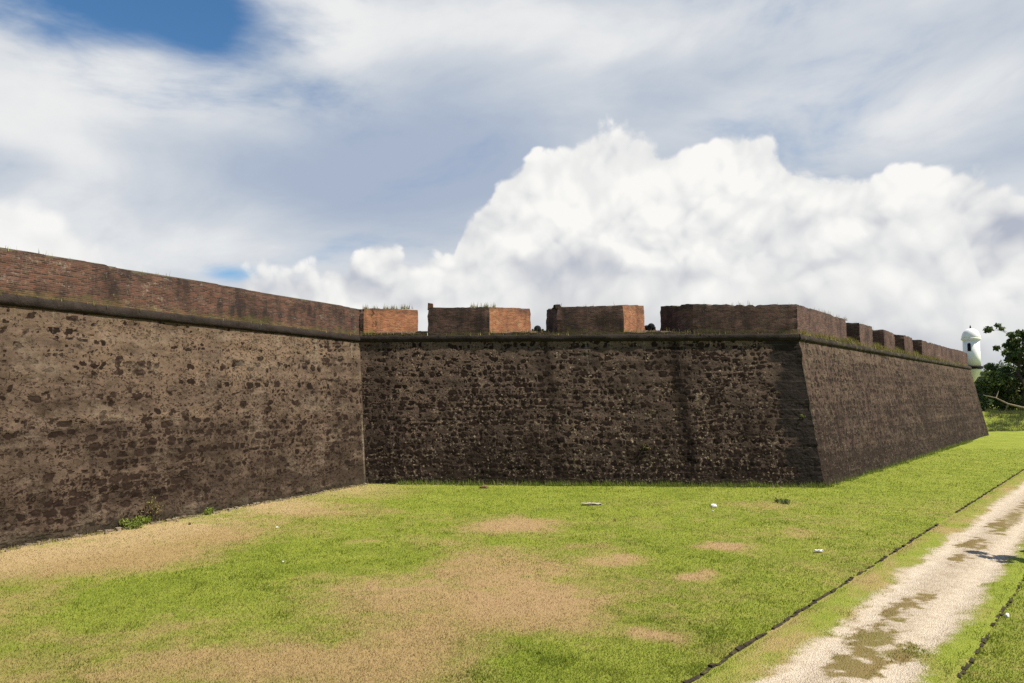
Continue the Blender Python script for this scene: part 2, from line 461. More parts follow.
def brickwork(name, seed, c_a, c_b, c_mort, stain=0.5, pale=0.4, moss=0.3, pale_col=(0.24, 0.20, 0.155)):
    m, nt = new_mat(name)
    uv = nt.uv(); u, v, _ = nt.sep(uv)
    p = nt.comb(u + seed * 3.3, v + seed * 7.9, 0.0)
    b = nt.node("ShaderNodeTexBrick"); b.offset = 0.5; b.squash = 1.0
    wv = nt.vmath("SCALE", nt.vmath("SUBTRACT", nt.noise(p, 4.0, 3, 0.6, color=True, dims="2D"), (0.5, 0.5, 0.5)), scale=0.03)
    nt.put(b.inputs["Vector"], nt.vmath("ADD", p, wv))
    for k, val in (("Scale", 1.0), ("Mortar Size", 0.011), ("Mortar Smooth", 0.3), ("Bias", 0.0), ("Brick Width", 0.21), ("Row Height", 0.058)): b.inputs[k].default_value = val
    b.inputs["Color1"].default_value = (0, 0, 0, 1); b.inputs["Color2"].default_value = (1, 1, 1, 1); b.inputs["Mortar"].default_value = (0.5, 0.5, 0.5, 1)
    bf = nt.sep(V(nt, b.outputs["Color"]))[0]; mort = V(nt, b.outputs["Fac"])
    big = nt.noise(p, 0.55, 5, 0.62, dims="2D") - 0.5
    mid = nt.noise(nt.comb(u * 1.0, v * 2.0, seed), 2.2, 5, 0.65, dims="2D") - 0.5
    fine = nt.noise(p, 14.0, 4, 0.7, dims="2D") - 0.5
    run = nt.noise(nt.comb(u * 3.0 + seed, v * 0.7, 0.0), 1.0, 4, 0.6, dims="2D") - 0.5
    col = nt.mix((0.5 + (bf - 0.5) * 1.1 + mid * 0.9 + fine * 0.9).clamp(), c_a, c_b)
    col = nt.mix(mort * (0.55 + mid).clamp(), col, c_mort)
    col = nt.mix((big * 1.9 + run * 1.3 + mid * 1.0 + fine * 0.7 + 0.42).ss(0.2, 0.9) * stain, col, (0.020, 0.016, 0.015))
    col = nt.mix((mid * 1.3 - big * 0.8 + fine * 1.5 + run * 0.5 + 0.30).ss(0.45, 0.95) * pale, col, pale_col)
    vtop = v.ss(Z_TOP - 0.22, Z_TOP - 0.02) * (0.55 + mid * 1.5 + fine).clamp()
    col = nt.mix(vtop * 0.75, col, (0.028, 0.024, 0.018))
    col = nt.mix(((0.42 - (v - Z_CORD)) * 2.0 + mid * 1.8 + big).ss(0.25, 0.9) * moss, col, (0.16, 0.145, 0.035))
    finish(nt, col, 0.92, nt.bump(mort * -0.5 + fine * 0.4 + mid * 0.5, 0.035, 0.8), 0.12)
    return m

M = {}
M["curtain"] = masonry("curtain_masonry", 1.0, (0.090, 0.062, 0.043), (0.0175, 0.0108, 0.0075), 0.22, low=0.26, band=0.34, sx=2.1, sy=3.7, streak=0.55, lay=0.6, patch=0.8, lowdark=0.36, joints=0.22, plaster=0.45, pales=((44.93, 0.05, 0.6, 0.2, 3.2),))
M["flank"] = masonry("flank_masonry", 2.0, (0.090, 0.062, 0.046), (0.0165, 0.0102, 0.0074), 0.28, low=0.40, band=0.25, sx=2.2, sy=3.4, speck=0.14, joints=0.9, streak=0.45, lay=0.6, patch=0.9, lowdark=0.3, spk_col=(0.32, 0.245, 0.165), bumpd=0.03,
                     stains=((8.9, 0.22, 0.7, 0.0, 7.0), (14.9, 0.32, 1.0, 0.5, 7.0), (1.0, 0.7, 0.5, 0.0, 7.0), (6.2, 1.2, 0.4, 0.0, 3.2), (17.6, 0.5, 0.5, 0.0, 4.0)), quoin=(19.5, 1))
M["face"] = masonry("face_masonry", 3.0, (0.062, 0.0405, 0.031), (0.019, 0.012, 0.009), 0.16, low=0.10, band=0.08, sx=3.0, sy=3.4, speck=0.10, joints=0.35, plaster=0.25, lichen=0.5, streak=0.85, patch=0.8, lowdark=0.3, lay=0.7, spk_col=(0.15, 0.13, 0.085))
M["brick_red"] = brickwork("curtain_brick", 1.0, (0.038, 0.022, 0.017), (0.135, 0.061, 0.040), (0.13, 0.10, 0.078), 0.85, 0.75, 0.25)
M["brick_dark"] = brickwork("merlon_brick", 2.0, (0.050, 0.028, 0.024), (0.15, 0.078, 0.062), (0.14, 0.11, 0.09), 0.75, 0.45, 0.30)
M["brick_sunlit"] = brickwork("sunlit_brick", 3.0, (0.18, 0.060, 0.034), (0.36, 0.150, 0.074), (0.32, 0.22, 0.12), 0.45, 0.75, 0.9, (0.45, 0.29, 0.15))  # merlon brick made brighter and more orange: sunlight put into the colour

def stone_mat(name, c, var=0.5, scale=3.0, moss=None):
    m, nt = new_mat(name)
    g = nt.node("ShaderNodeNewGeometry"); p = V(nt, g.outputs["Position"])
    n = nt.noise(p, scale, 6, 0.65) - 0.5; f = nt.noise(p, scale * 8, 4, 0.7) - 0.5
    col = nt.ramp((0.5 + n * 1.2 + f * 0.8).clamp(), [(0.15, tuple(q * (1 - var) for q in c)), (0.5, c), (0.9, tuple(min(0.9, q * (1 + var)) for q in c))])
    if moss is not None:
        k = nt.noise(p, scale * 0.6, 5, 0.65)
        col = nt.mix((k + f * 0.5).ss(0.52, 0.66), col, moss)
    finish(nt, col, 0.93, nt.bump(n + f * 0.6, 0.05, 0.7), 0.12)
    return m
M["cordon"] = stone_mat("cordon_stone", (0.025, 0.019, 0.0155), 0.6, 3.0)
M["cordon_mossy"] = stone_mat("mossy_cordon_stone", (0.032, 0.024, 0.019), 0.6, 3.0, (0.075, 0.070, 0.032))
M["earth_top"] = stone_mat("earth_fill", (0.075, 0.062, 0.040), 0.5, 1.5)


# ------------------------------------------------------------------ walls
def rubble(U, W, seed, course, width, p_field):
    """coursed rubble: which stone a point lies in, how far from its middle, and whether it shows through the plaster"""
    rg = np.random.default_rng(seed)
    u = U + fbm(U * 2.6, W * 2.6, seed, 3) * 0.26 + fbm(U * 9, W * 9, seed + 1, 2) * 0.05
    w = W + fbm(U * 0.35, W * 0.3, seed + 2, 2) * 0.30 + fbm(U * 2.4, W * 2.4, seed + 3, 3) * 0.24
    hs = course * rg.uniform(0.7, 1.35, int(9.5 / course)); top = np.cumsum(hs) - 1.0
    ri = np.clip(np.searchsorted(top, w), 1, len(top) - 1)
    b = (w - top[ri - 1]) / (top[ri] - top[ri - 1]) * 2 - 1
    a = np.zeros_like(u); sid = np.zeros(u.shape, np.int64)
    for r in np.unique(ri):
        m = ri == r
        ws = width * rg.uniform(0.45, 1.6, int((U.max() + 4) / (width * 0.9)) + 8); e = np.cumsum(ws) - 1.5
        k_ = np.clip(np.searchsorted(e, u[m]), 1, len(e) - 1)
        a[m] = (u[m] - e[k_ - 1]) / (e[k_] - e[k_ - 1]) * 2 - 1; sid[m] = r * 4001 + k_
    h1, h2 = _hash(sid, sid * 0 + 3, seed), _hash(sid, sid * 0 + 7, seed)
    r_ = (np.abs(a) ** 3 + np.abs(b) ** 3) ** (1 / 3) + fbm(U * 6, W * 6, seed + 5, 3, 0.65) * 0.85
    k = 0.62 + 0.38 * h2
    rowm = fbm(U * 0.16, ri * 7.31, seed + 6, 3, 0.6) * 1.6
    shown = sstep(-0.10, 0.10, p_field + rowm - h1)
    mask = sstep(0.0, 0.22, k - r_) * shown
    joint = sstep(0.80, 1.02, r_) * shown
    return mask, h2, joint, np.clip(1 - r_ * r_, 0, 1)

def wall_face(name, P0, P1, Q0, Q1, res, mat, parent, seed, u0=0.0, depth=3.0, dirn=None, amp=1.0, rub=(0.2, 0.3, 0.34, 0.5), chip0=None, chip1=None, pull1=0.0, solid=True):
    """a battered masonry face as a fine uneven sheet on a solid body: base P0-P1, top Q0-Q1"""
    L = np.linalg.norm(P1 - P0); n = inw(dirn)
    nu, nv = int(L / res) + 1, int(6.7 / res) + 1
    a = np.linspace(0, 1, nu)[None, :, None]; b = np.linspace(0, 1, nv)[:, None, None]
    bot = P0 * (1 - a) + P1 * a; top = Q0 * (1 - a) + Q1 * a
    G = bot * (1 - b) + top * b
    U = (a[..., 0] * L + u0) * np.ones((nv, 1)); W = b[..., 0] * 6.7 * np.ones((1, nu))
    dsp = fbm(U * 0.35, W * 0.5, seed, 3) * 0.16 + fbm(U * 2.2, W * 2.9, seed + 5, 4, 0.6) * 0.13
    edge = np.minimum(1, np.minimum(U - U.min(), U.max() - U) / 0.35) * np.minimum(1, (6.7 - W) / 0.25)
    upv = W / 6.7
    pf = rub[0] + rub[1] * (1 - upv) - sstep(0.85, 1.0, upv) * 0.1 + fbm(U * 0.30, W * 0.45, seed + 9, 4, 0.6) * 0.9
    m1, t1, j1, g1 = rubble(U, W, seed + 11, rub[2], rub[3], pf)
    m2, t2, j2, g2 = rubble(U, W, seed + 23, rub[2] * 0.46, rub[3] * 0.42, pf * 0.75 - 0.02 + fbm(U * 1.4, W * 1.4, seed + 13, 3) * 0.5)
    st = np.maximum(m1, m2 * 0.85 * (1 - j1 * 0.3)); tone_ = np.where(m1 >= m2, t1, t2)
    jt = np.maximum(j1 * (1 - m1), j2 * (1 - m2) * 0.6)
    dsp = dsp - st * 0.045 + (m1 * g1 + m2 * g2 * 0.6) * 0.05
    G = G - n[None, None, :] * (dsp * edge * amp)[..., None]
    for chip, dist_u in ((chip0, U - U.min()), (chip1, U.max() - U)):
        if chip is not None:                                      # the arris of the battered corner, worn stone by stone
            c_ = (fbm(W * 2.3, W * 0 + 5.5, 201, 4, 0.6) * 0.22 - 0.02) * sstep(0.7, 0.0, dist_u)
            G = G + chip[None, None, :] * c_[..., None]
    k = np.arange(nu * nv).reshape(nv, nu)
    F = np.stack([k[:-1, :-1], k[:-1, 1:], k[1:, 1:], k[1:, :-1]], -1).reshape(-1, 4)
    verts = G.reshape(-1, 3); UV = np.stack([U, W], -1).reshape(-1, 2)
    # the solid behind: top ledge, back, ends
    N = len(verts)
    ex = np.array([at(Q0, Q0[2]), at(Q1, Q1[2]), at(Q1 + n * depth - dirn * pull1, Q1[2]), at(Q0 + n * depth, Q0[2]),
                   at(Q1 + n * depth - dirn * pull1, -0.3), at(Q0 + n * depth, -0.3), at(P0, -0.3), at(P1, -0.3)])
    exf = np.array([[N, N + 1, N + 2, N + 3], [N + 3, N + 2, N + 4, N + 5], [N + 6, N, N + 3, N + 5], [N + 7, N + 4, N + 2, N + 1]])
    if not solid: exf = exf[:0]
    verts = np.vstack([verts, ex]); F = np.vstack([F, exf])
    UV = np.vstack([UV, np.array([[q[0], q[1]] for q in ex])])
    pad = lambda q: np.concatenate([q.reshape(-1), np.zeros(len(ex))])
    return mesh_obj(name, verts, F, mat, parent, UV, attrs={"st": pad(st), "sr": pad(tone_), "jt": pad(jt)})

def cordon(name, line_pts, mat, parent, seed):
    """half-round string course swept along a plan polyline (outward is the right-hand side of travel)"""
    prof = [(-0.25, 6.62), (0.02, 6.62), (0.065, 6.65), (0.10, 6.71), (0.105, 6.78), (0.09, 6.86), (0.06, 6.92), (0.0, 6.945), (-0.25, 6.95)]
    rows, us = [], []
    tot = 0.0
    for i in range(len(line_pts) - 1):
        a, b = line_pts[i], line_pts[i + 1]
        d = unit(b - a); L = np.linalg.norm(b - a); n = max(2, int(L / 0.14))
        def mit(j):
            ds = []
            if j > 0: ds.append(unit(line_pts[j] - line_pts[j - 1]))
            if j < len(line_pts) - 1: ds.append(unit(line_pts[j + 1] - line_pts[j]))
            o = sum(-inw(q) for q in ds); o = o / np.linalg.norm(o)
            return o / max(0.3, float(np.dot(o, -inw(ds[0]))))
        ma, mb = mit(i), mit(i + 1)
        for k in range(n + (1 if i == len(line_pts) - 2 else 0)):
            t = k / n
            o = -inw(d)
            if k == 0: o = ma
            if k == n: o = mb
            rows.append((a * (1 - t) + b * t, o)); us.append(tot + t * L)
        tot += L
    us = np.array(us)
    P = np.zeros((len(rows), len(prof), 3))
    jit = fbm(us * 1.3, us * 0 + seed, seed, 4, 0.6) * 0.07
    # joints between the cordon stones
    for r_, (pt, o) in enumerate(rows):
        for q, (off, z) in enumerate(prof):
            e = jit[r_] * (1.0 if 1 < q < 7 else 0.0) + (fbm(np.array([us[r_] * 4.0]), np.array([q * 1.7]), seed + 3, 2)[0] * 0.05 if 1 <= q <= 7 else 0)
            P[r_, q] = at(pt + o * (off + e), z + e * 0.5)
    nr, nq = P.shape[:2]
    k = np.arange(nr * nq).reshape(nr, nq)
    F = np.stack([k[:-1, :-1], k[1:, :-1], k[1:, 1:], k[:-1, 1:]], -1).reshape(-1, 4)
    uv = np.stack([np.repeat(us, nq), np.tile(np.arange(nq) * 0.08, nr)], -1)
    return mesh_obj(name, P.reshape(-1, 3), F, mat, parent, uv, smooth=True)

def brick_prism(name, plan, zb, zt, mats, parent, seed, res=0.12, rag=0.05, side_mat=None, top_mat=1):
    """a worn brick block on a plan polygon (outer line first, anticlockwise seen from above is not required);
    zb, zt give bottom and top height per plan corner; side_mat picks the material of each side"""
    n = len(plan); mb_v, mb_f, mb_u, mb_m = [], [], [], []
    off = 0
    cen = sum(plan) / n
    ring_cache = {}
    for i in range(n):
        a, b = plan[i], plan[(i + 1) % n]
        L = np.linalg.norm(b - a)
        if L < 1e-4: continue
        nu, nv = max(2, int(L / res) + 1), max(3, int(1.35 / res) + 1)
        d = (b - a) / L; nrm = np.array([d[1], -d[0], 0.0])
        if np.dot(nrm, (a + b) / 2 - cen) < 0: nrm = -nrm
        s_ = np.linspace(0, 1, nu); t_ = np.linspace(0, 1, nv)
        S, T = np.meshgrid(s_, t_)
        z0 = zb[i] * (1 - S) + zb[(i + 1) % n] * S; z1 = zt[i] * (1 - S) + zt[(i + 1) % n] * S
        X = a[0] * (1 - S) + b[0] * S; Y = a[1] * (1 - S) + b[1] * S
        tex_x, tex_y = X * 0.8 + Y * 0.6, X * -0.6 + Y * 0.8
        topn = fbm(X * 2.3 + Y * 0.7, Y * 2.1 - X, seed, 4, 0.65) * rag * 2.2 + fbm(X * 0.35, Y * 0.35, seed + 7, 2) * 0.10
        topn = topn - sstep(0.10, 0.16, fbm(X * 1.9, Y * 1.9 + X, seed + 8, 3, 0.6)) * 0.075
        Z = z0 + (z1 + topn - z0) * T
        e = np.minimum(1, np.minimum(S, 1 - S) * L / 0.25)
        dsp = fbm(tex_x * 1.6, Z * 1.8 + tex_y, seed + 2, 3) * 0.05 * e - sstep(0.86, 1.0, T) * 0.03 * e
        X = X + nrm[0] * dsp; Y = Y + nrm[1] * dsp
        for ci_, wgt, P_ in ((i, sstep(0.30, 0.0, S * L), a), ((i + 1) % n, sstep(0.30, 0.0, (1 - S) * L), b)):
            dr_ = (P_ - cen) / np.linalg.norm(P_ - cen)
            wob_ = (fbm(Z * 3.1, Z * 0 + ci_ * 9.7, seed + 31, 3, 0.65) * 0.12 - 0.015 - sstep(0.80, 1.0, T) * 0.05) * wgt
            X = X + dr_[0] * wob_; Y = Y + dr_[1] * wob_
        k = np.arange(nu * nv).reshape(nv, nu) + off
        F = np.stack([k[:-1, :-1], k[:-1, 1:], k[1:, 1:], k[1:, :-1]], -1).reshape(-1, 4)
        mb_v.append(np.stack([X, Y, Z], -1).reshape(-1, 3)); mb_f += F.tolist()
        o = float(np.dot(a, d))
        mb_u.append(np.stack([o + S * L, Z], -1).reshape(-1, 2))
        mb_m += [(side_mat or {}).get(i, 0)] * len(F)
        ring_cache[i] = k[-1].tolist()
        off += nu * nv
    # the top, fanned from the middle
    zc = sum(zt) / n
    mb_v.append(np.array([[cen[0], cen[1], zc]])); mb_u.append(np.array([[cen[0], cen[1]]])); ci = off
    for i, r_ in ring_cache.items():
        for p, q in zip(r_[:-1], r_[1:]): mb_f.append([p, q, ci]); mb_m.append(top_mat)
    return mesh_obj(name, np.vstack(mb_v), mb_f, mats, parent, np.vstack(mb_u), midx=mb_m)

def line_pt(P, d, s_, t, z=0.0): return at(P + d * s_ + inw(d) * t, z)

# ---- curtain wall (left)
curtain = tag(empty("curtain_wall", tuple((AS + A1) / 2)), "long sunlit battered wall of pale patchy plaster on dark stones under a plain brick parapet, left of the lawn", "fortress wall")
qa0, qa1 = at(line_pt(AS, DC, 0, BATTER), H_WALL), at(corner(A1, DC, DF, BATTER), H_WALL)
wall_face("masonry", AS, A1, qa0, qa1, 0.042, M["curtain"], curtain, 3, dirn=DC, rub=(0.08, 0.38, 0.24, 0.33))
cordon("string_course", [at(qa0, 0), at(qa1, 0) - DC * 0.0], M["cordon"], curtain, 4)
pa = corner(A1, DC, DF, T_PAR); pin = corner(A1, DC, DF, T_PAR + 2.4)
p0, p0i = line_pt(AS, DC, 0, T_PAR), line_pt(AS, DC, 0, T_PAR + 2.4)
n_seg = 1
brick_prism("parapet", [p0, pa - DC * 0.003, pin - DC * 0.003, p0i], [6.93] * 4, [8.24, 8.24, 8.42, 8.42], [M["brick_red"], M["earth_top"]], curtain, 21, res=0.09, rag=0.045)

# ---- bastion (flank in the middle, long face on the right)
bastion = tag(empty("bastion", tuple((A1 + B1 + C1) / 3)), "dark stone bastion with a shaded flank, a sharp corner and brick merlons along its top", "bastion")
qb, qc = at(corner(B1, DF, DR, BATTER), H_WALL), at(corner(C1, DR, DN, BATTER), H_WALL)
qd = at(line_pt(C2, DN, 0, BATTER), H_WALL)
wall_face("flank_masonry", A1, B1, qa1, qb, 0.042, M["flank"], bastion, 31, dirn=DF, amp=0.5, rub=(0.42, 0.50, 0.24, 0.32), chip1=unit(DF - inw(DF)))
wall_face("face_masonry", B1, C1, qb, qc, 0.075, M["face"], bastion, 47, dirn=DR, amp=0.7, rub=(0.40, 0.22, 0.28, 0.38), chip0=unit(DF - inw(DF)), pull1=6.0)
wall_face("rear_masonry", C1, C2, qc, qd, 0.4, M["face"], bastion, 53, dirn=DN, solid=False)
cordon("string_course", [at(qa1, 0), at(qb, 0)], M["cordon"], bastion, 8)
cordon("string_course", [at(qb, 0), at(qc, 0), at(qd, 0)], M["cordon_mossy"], bastion, 9)

def hit_s(px, P, d, t, py=320):
    """where along a wall line a picture column falls"""
    n = inw(d); o = np.array([0, 0, CAM_H]); r_ = ray(px, py)
    k = np.dot(P + n * t - o, n) / np.dot(r_, n); return float(np.dot(o + k * r_ - P, d))
def merlon(P, d, f0, f1, i0, i1, seed, zt=(8.29, 8.29), rise=0.20, cheek=True):
    plan = [line_pt(P, d, f0, T_PAR), line_pt(P, d, f1, T_PAR), line_pt(P, d, i1, T_PAR + D_EMB), line_pt(P, d, i0, T_PAR + D_EMB)]
    return brick_prism("merlon", plan, [6.93] * 4, [zt[0], zt[1], zt[1] + rise, zt[0] + rise], [M["brick_dark"], M["earth_top"], M["brick_sunlit"]], bastion, seed,
                       side_mat={1: 2} if cheek else {}, rag=0.05)  # only the sun-facing cheek gets the brightened brick, the other stays dark
fx = lambda px: hit_s(px, A1, DF, T_PAR)
ix = lambda px: hit_s(px, A1, DF, T_PAR + D_EMB)
gx = lambda px, py: hit_s(px, B1, DR, T_PAR, py)
# first merlon grows out of the curtain's parapet in the re-entrant corner
sp_ = float(np.dot(pa - A1, DF))
pin2 = corner(A1, DC, DF, T_PAR + D_EMB)
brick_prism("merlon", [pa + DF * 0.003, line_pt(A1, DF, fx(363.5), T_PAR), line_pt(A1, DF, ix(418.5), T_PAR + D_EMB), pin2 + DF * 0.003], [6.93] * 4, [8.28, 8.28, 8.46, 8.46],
            [M["brick_dark"], M["earth_top"], M["brick_sunlit"]], bastion, 61, side_mat={1: 2}, rag=0.05)
merlon(A1, DF, fx(427.5), fx(490), ix(433.5), ix(531), 62, (8.27, 8.31))
merlon(A1, DF, fx(557), fx(624), ix(546), ix(645), 63, (8.28, 8.37))
# corner merlon, wrapping the salient
pb = corner(B1, DF, DR, T_PAR); pbi = corner(B1, DF, DR, T_PAR + D_EMB)
e1 = gx(846.7, 328)
brick_prism("merlon", [line_pt(A1, DF, fx(693), T_PAR), pb, line_pt(B1, DR, e1, T_PAR), line_pt(B1, DR, e1 - 0.75, T_PAR + D_EMB), pbi, line_pt(A1, DF, ix(660), T_PAR + D_EMB)],
            [6.93] * 6, [8.36, 8.34, 8.28, 8.46, 8.5, 8.54], [M["brick_dark"], M["earth_top"], M["brick_sunlit"]], bastion, 64, side_mat={}, rag=0.05)
cuts = [(859.8, 872.9, 335), (884.1, 894.8, 340), (904.6, 912.9, 342), (921.8, None, 345)]
prev = e1
spans = []
for i, (c0, c1, py) in enumerate(cuts):
    s0 = gx(c0, py); s1 = gx(c1, py) if c1 else float(np.dot(corner(C1, DR, DN, T_PAR) - B1, DR)) - 1.15
    merlon(B1, DR, s0, s1, s0 - 0.75, s1 + (0.75 if c1 else 0.0), 70 + i, (8.30, 8.27), cheek=False)
    spans.append((s0, s1))
# brick sill course closing the foot of every embrasure
def sill(P, d, a, b, ai, bi, z0, z1):
    q = [line_pt(P, d, a, T_PAR + 0.02), line_pt(P, d, b, T_PAR + 0.02), line_pt(P, d, bi, T_PAR + D_EMB - 0.02), line_pt(P, d, ai, T_PAR + D_EMB - 0.02)]
    n = 14; vs_, us_, fs = [], [], []
    for j in range(5):
        t = j / 4
        for k in range(n + 1):
            s_ = k / n; o = (q[0] * (1 - s_) + q[1] * s_) * (1 - t) + (q[3] * (1 - s_) + q[2] * s_) * t
            zz = z0 * (1 - t) + z1 * t + (random.random() - 0.5) * 0.07
            vs_.append(at(o, zz)); us_.append((s_ * 3, zz + t))
    m_ = len(vs_)
    for k in range(n + 1): vs_.append(at(q[0] * (1 - k / n) + q[1] * k / n, 6.92)); us_.append((k * 0.2, 6.92))
    for j in range(4):
        for k in range(n): fs.append((j * (n + 1) + k, j * (n + 1) + k + 1, (j + 1) * (n + 1) + k + 1, (j + 1) * (n + 1) + k))
    for k in range(n): fs.append((m_ + k, m_ + k + 1, k + 1, k))
    mb = MB(); mb.add(vs_, fs, us_); mb.build("embrasure_sill", M["brick_dark"], bastion)
sill(A1, DF, fx(363.5) + .01, fx(427.5) - .01, ix(418.5) + .01, ix(433.5) - .01, 7.06, 7.33)
sill(A1, DF, fx(490) + .01, fx(557) - .01, ix(531) + .01, ix(546) - .01, 7.06, 7.33)
sill(A1, DF, fx(624) + .01, fx(693) - .01, ix(645) + .01, ix(660) - .01, 7.06, 7.33)
for (a, b) in zip([e1] + [q[1] for q in spans[:-1]], [q[0] for q in spans]):
    sill(B1, DR, a + .01, b - .01, a + .74 if a != e1 else a - .74, b - .76, 7.06, 7.30)
# brick stub and loose stone left standing on two merlons
mb = MB()
def block(c, sx_, sy_, sz_, rz, jit=0.02):
    ca, sa = math.cos(rz), math.sin(rz); vs_ = []
    for z in (0, sz_):
        for (x, y) in ((-1, -1), (1, -1), (1, 1), (-1, 1)):
            x *= sx_ / 2; y *= sy_ / 2
            vs_.append((c[0] + x * ca - y * sa + random.uniform(-jit, jit), c[1] + x * sa + y * ca + random.uniform(-jit, jit), c[2] + z + (random.uniform(-jit, jit) if z else 0)))
    return vs_, [(3, 2, 1, 0), (4, 5, 6, 7), (0, 1, 5, 4), (1, 2, 6, 5), (2, 3, 7, 6), (3, 0, 4, 7)]
q = line_pt(A1, DF, fx(429.8), T_PAR + 0.16); mb.add(*block((q[0], q[1], 8.20), 0.26, 0.28, 0.30, 0.1))
mb.build("brick_stub", M["brick_sunlit"], bastion)
mb = MB(); q = line_pt(A1, DF, fx(556.8), T_PAR + 0.2); mb.add(*block((q[0], q[1], 8.20), 0.30, 0.3, 0.24, 0.5, 0.05))
mb.build("loose_stone", M["cordon"], bastion)
# earth fill of the bastion behind its parapet
tp = [line_pt(AS, DC, 0, 2.0), corner(A1, DC, DF, 2.0), corner(B1, DF, DR, 2.0), corner(C1, DR, DN, 2.0), line_pt(C2, DN, 0, 2.0)]
fill = [at(q, 6.58) for q in tp] + [at(C2 + DN * 10 + np.array([-30, 10, 0]), 6.58), at(AS + np.array([-45, 20, 0]), 6.58)]
mb = MB(); mb.add(fill, [tuple(range(len(fill)))])
tag(mb.build("terreplein", M["earth_top"]), kind="structure")

# ---- sentry box on the bastion's tip
def plaster():
    m, nt = new_mat("white_plaster")
    g = nt.node("ShaderNodeNewGeometry"); p = V(nt, g.outputs["Position"])
    n = nt.noise(p, 1.2, 5, 0.65); x, y, z = nt.sep(p)
    r_ = nt.noise(nt.comb(x * 4, y * 4, z * 0.5), 1.0, 4, 0.6)
    col = nt.mix((n * 0.5 + r_ * 0.5).ss(0.45, 0.72) * 0.4, (0.82, 0.81, 0.79), (0.48, 0.46, 0.42))
    finish(nt, col, 0.8, None, 0.2); return m
M["plaster"] = plaster()
M["void"], nt_ = new_mat("dark_opening"); finish(nt_, (0.012, 0.012, 0.013), 0.9, None, 0.05)
tq = np.array([0, 0, CAM_H]) + ray(972.4, 368) * (70.6 / ray(972.4, 368)[1])
tx, ty = tq[0], tq[1]
sb = tag(empty("sentry_box", (tx, ty, 5.0)), "white round sentry turret with a domed roof on the far tip of the bastion", "turret")
TR = 0.84
def tl(prof): return [(r_ * TR, z) for r_, z in prof]
mb = MB(); mb.lathe(tl([(0.10, 5.35), (0.34, 5.65), (0.62, 6.05), (0.82, 6.45), (0.93, 6.60), (0.93, 6.74)])  , (tx, ty, 0), 32); mb.build("corbel", M["plaster"], sb, True)
mb = MB(); mb.lathe(tl([(1.08, 6.74), (1.12, 6.80), (1.12, 6.95), (1.06, 7.02)])  , (tx, ty, 0), 32); mb.build("base_ring", M["cordon"], sb)
mb = MB(); mb.lathe(tl([(0.90, 6.98), (0.885, 8.0), (0.88, 9.70)])  , (tx, ty, 0), 40)
shaft = mb.build("shaft", M["plaster"], sb, True)
mb = MB(); mb.lathe(tl([(0.90, 9.66), (0.98, 9.74), (1.05, 9.80), (1.05, 9.90), (0.98, 9.93)])  , (tx, ty, 0), 40); mb.build("cornice", M["plaster"], sb)
dome = [(0.99 * math.cos(t), 9.92 + 1.02 * math.sin(t)) for t in np.linspace(0, math.pi / 2 * 0.965, 12)]
mb = MB(); mb.lathe(tl(dome), (tx, ty, 0), 40); mb.build("dome", M["plaster"], sb, True)
mb = MB(); mb.lathe(tl([(0.10, 10.90), (0.13, 10.95), (0.06, 11.0), (0.10, 11.08), (0.06, 11.16), (0.015, 11.30)])  , (tx, ty, 0), 12); mb.build("finial", M["cordon"], sb, True)
for a_ in (math.radians(-138), math.radians(-8), math.radians(118)):
    wb = MB(); vs_, fs = [], []
    for (rr) in (0.93 * TR, 0.80 * TR):
        for da, z in ((-0.20, 8.55), (0.20, 8.55), (0.20, 9.25), (0.10, 9.38), (-0.10, 9.38), (-0.20, 9.25)):
            vs_.append((tx + rr * math.cos(a_ + da), ty + rr * math.sin(a_ + da), z))
    fs = [tuple(range(6)), tuple(range(11, 5, -1))] + [(i, i + 6, (i + 1) % 6 + 6, (i + 1) % 6) for i in range(6)]
    wb.add(vs_, fs); wb.build("window", M["void"], sb)


# ------------------------------------------------------------------ ground
K0 = gnd(690, 683); KD = unit(gnd(1024, 470) - K0); KN = np.array([KD[1], -KD[0], 0.0])     # kerb line, and across the path
PATH_W = 2.80
def path_sw(x, y):
    rx, ry = x - K0[0], y - K0[1]
    return rx * KD[0] + ry * KD[1], rx * KN[0] + ry * KN[1]
def topix(x, y, z=0.0):
    zc = y * math.cos(PITCH) + (z - CAM_H) * math.sin(PITCH)
    return 512 + FPX * x / zc, 341.5 - FPX * (-y * math.sin(PITCH) + (z - CAM_H) * math.cos(PITCH)) / zc

# dry patches of the lawn: centre and half-axes on the ground, taken off the photograph (px, py, rx, ry, strength)
DRY_PX = [(60, 560, 150, 22, 1.0), (190, 532, 110, 17, 1.0), (290, 507, 80, 12, 0.95), (350, 494, 60, 9, 0.75), (400, 590, 190, 24, .9), (480, 570, 110, 20, .9), (500, 605, 115, 26, 1.0), (330, 622, 150, 18, .55),
          (270, 668, 220, 20, .9), (60, 676, 110, 16, .5), (90, 640, 120, 10, .3), (510, 526, 42, 9, 1.0), (610, 560, 34, 8, .75), (560, 566, 60, 8, .6), (725, 546, 28, 4.2, 1.0),
          (693, 577, 22, 6, 1.1), (646, 634, 26, 8, .95), (805, 534, 22, 4, .55), (590, 545, 40, 5, .3), (380, 497, 34, 5, .8), (355, 543, 20, 5, .7), (485, 660, 40, 9, .6), (430, 640, 90, 40, .75),
          (20, 600, 50, 30, .7), (170, 556, 40, 7, .7), (720, 600, 40, 14, .25), (640, 610, 60, 22, .25), (700, 660, 80, 16, .3), (420, 545, 60, 9, .35), (760, 505, 40, 4, .35)]
GREEN_PX = [(180, 590, 150, 20, .8), (320, 560, 90, 20, .6), (590, 668, 75, 26, .75), (530, 645, 60, 15, .6), (300, 620, 60, 12, .35), (420, 500, 120, 7, .4)]
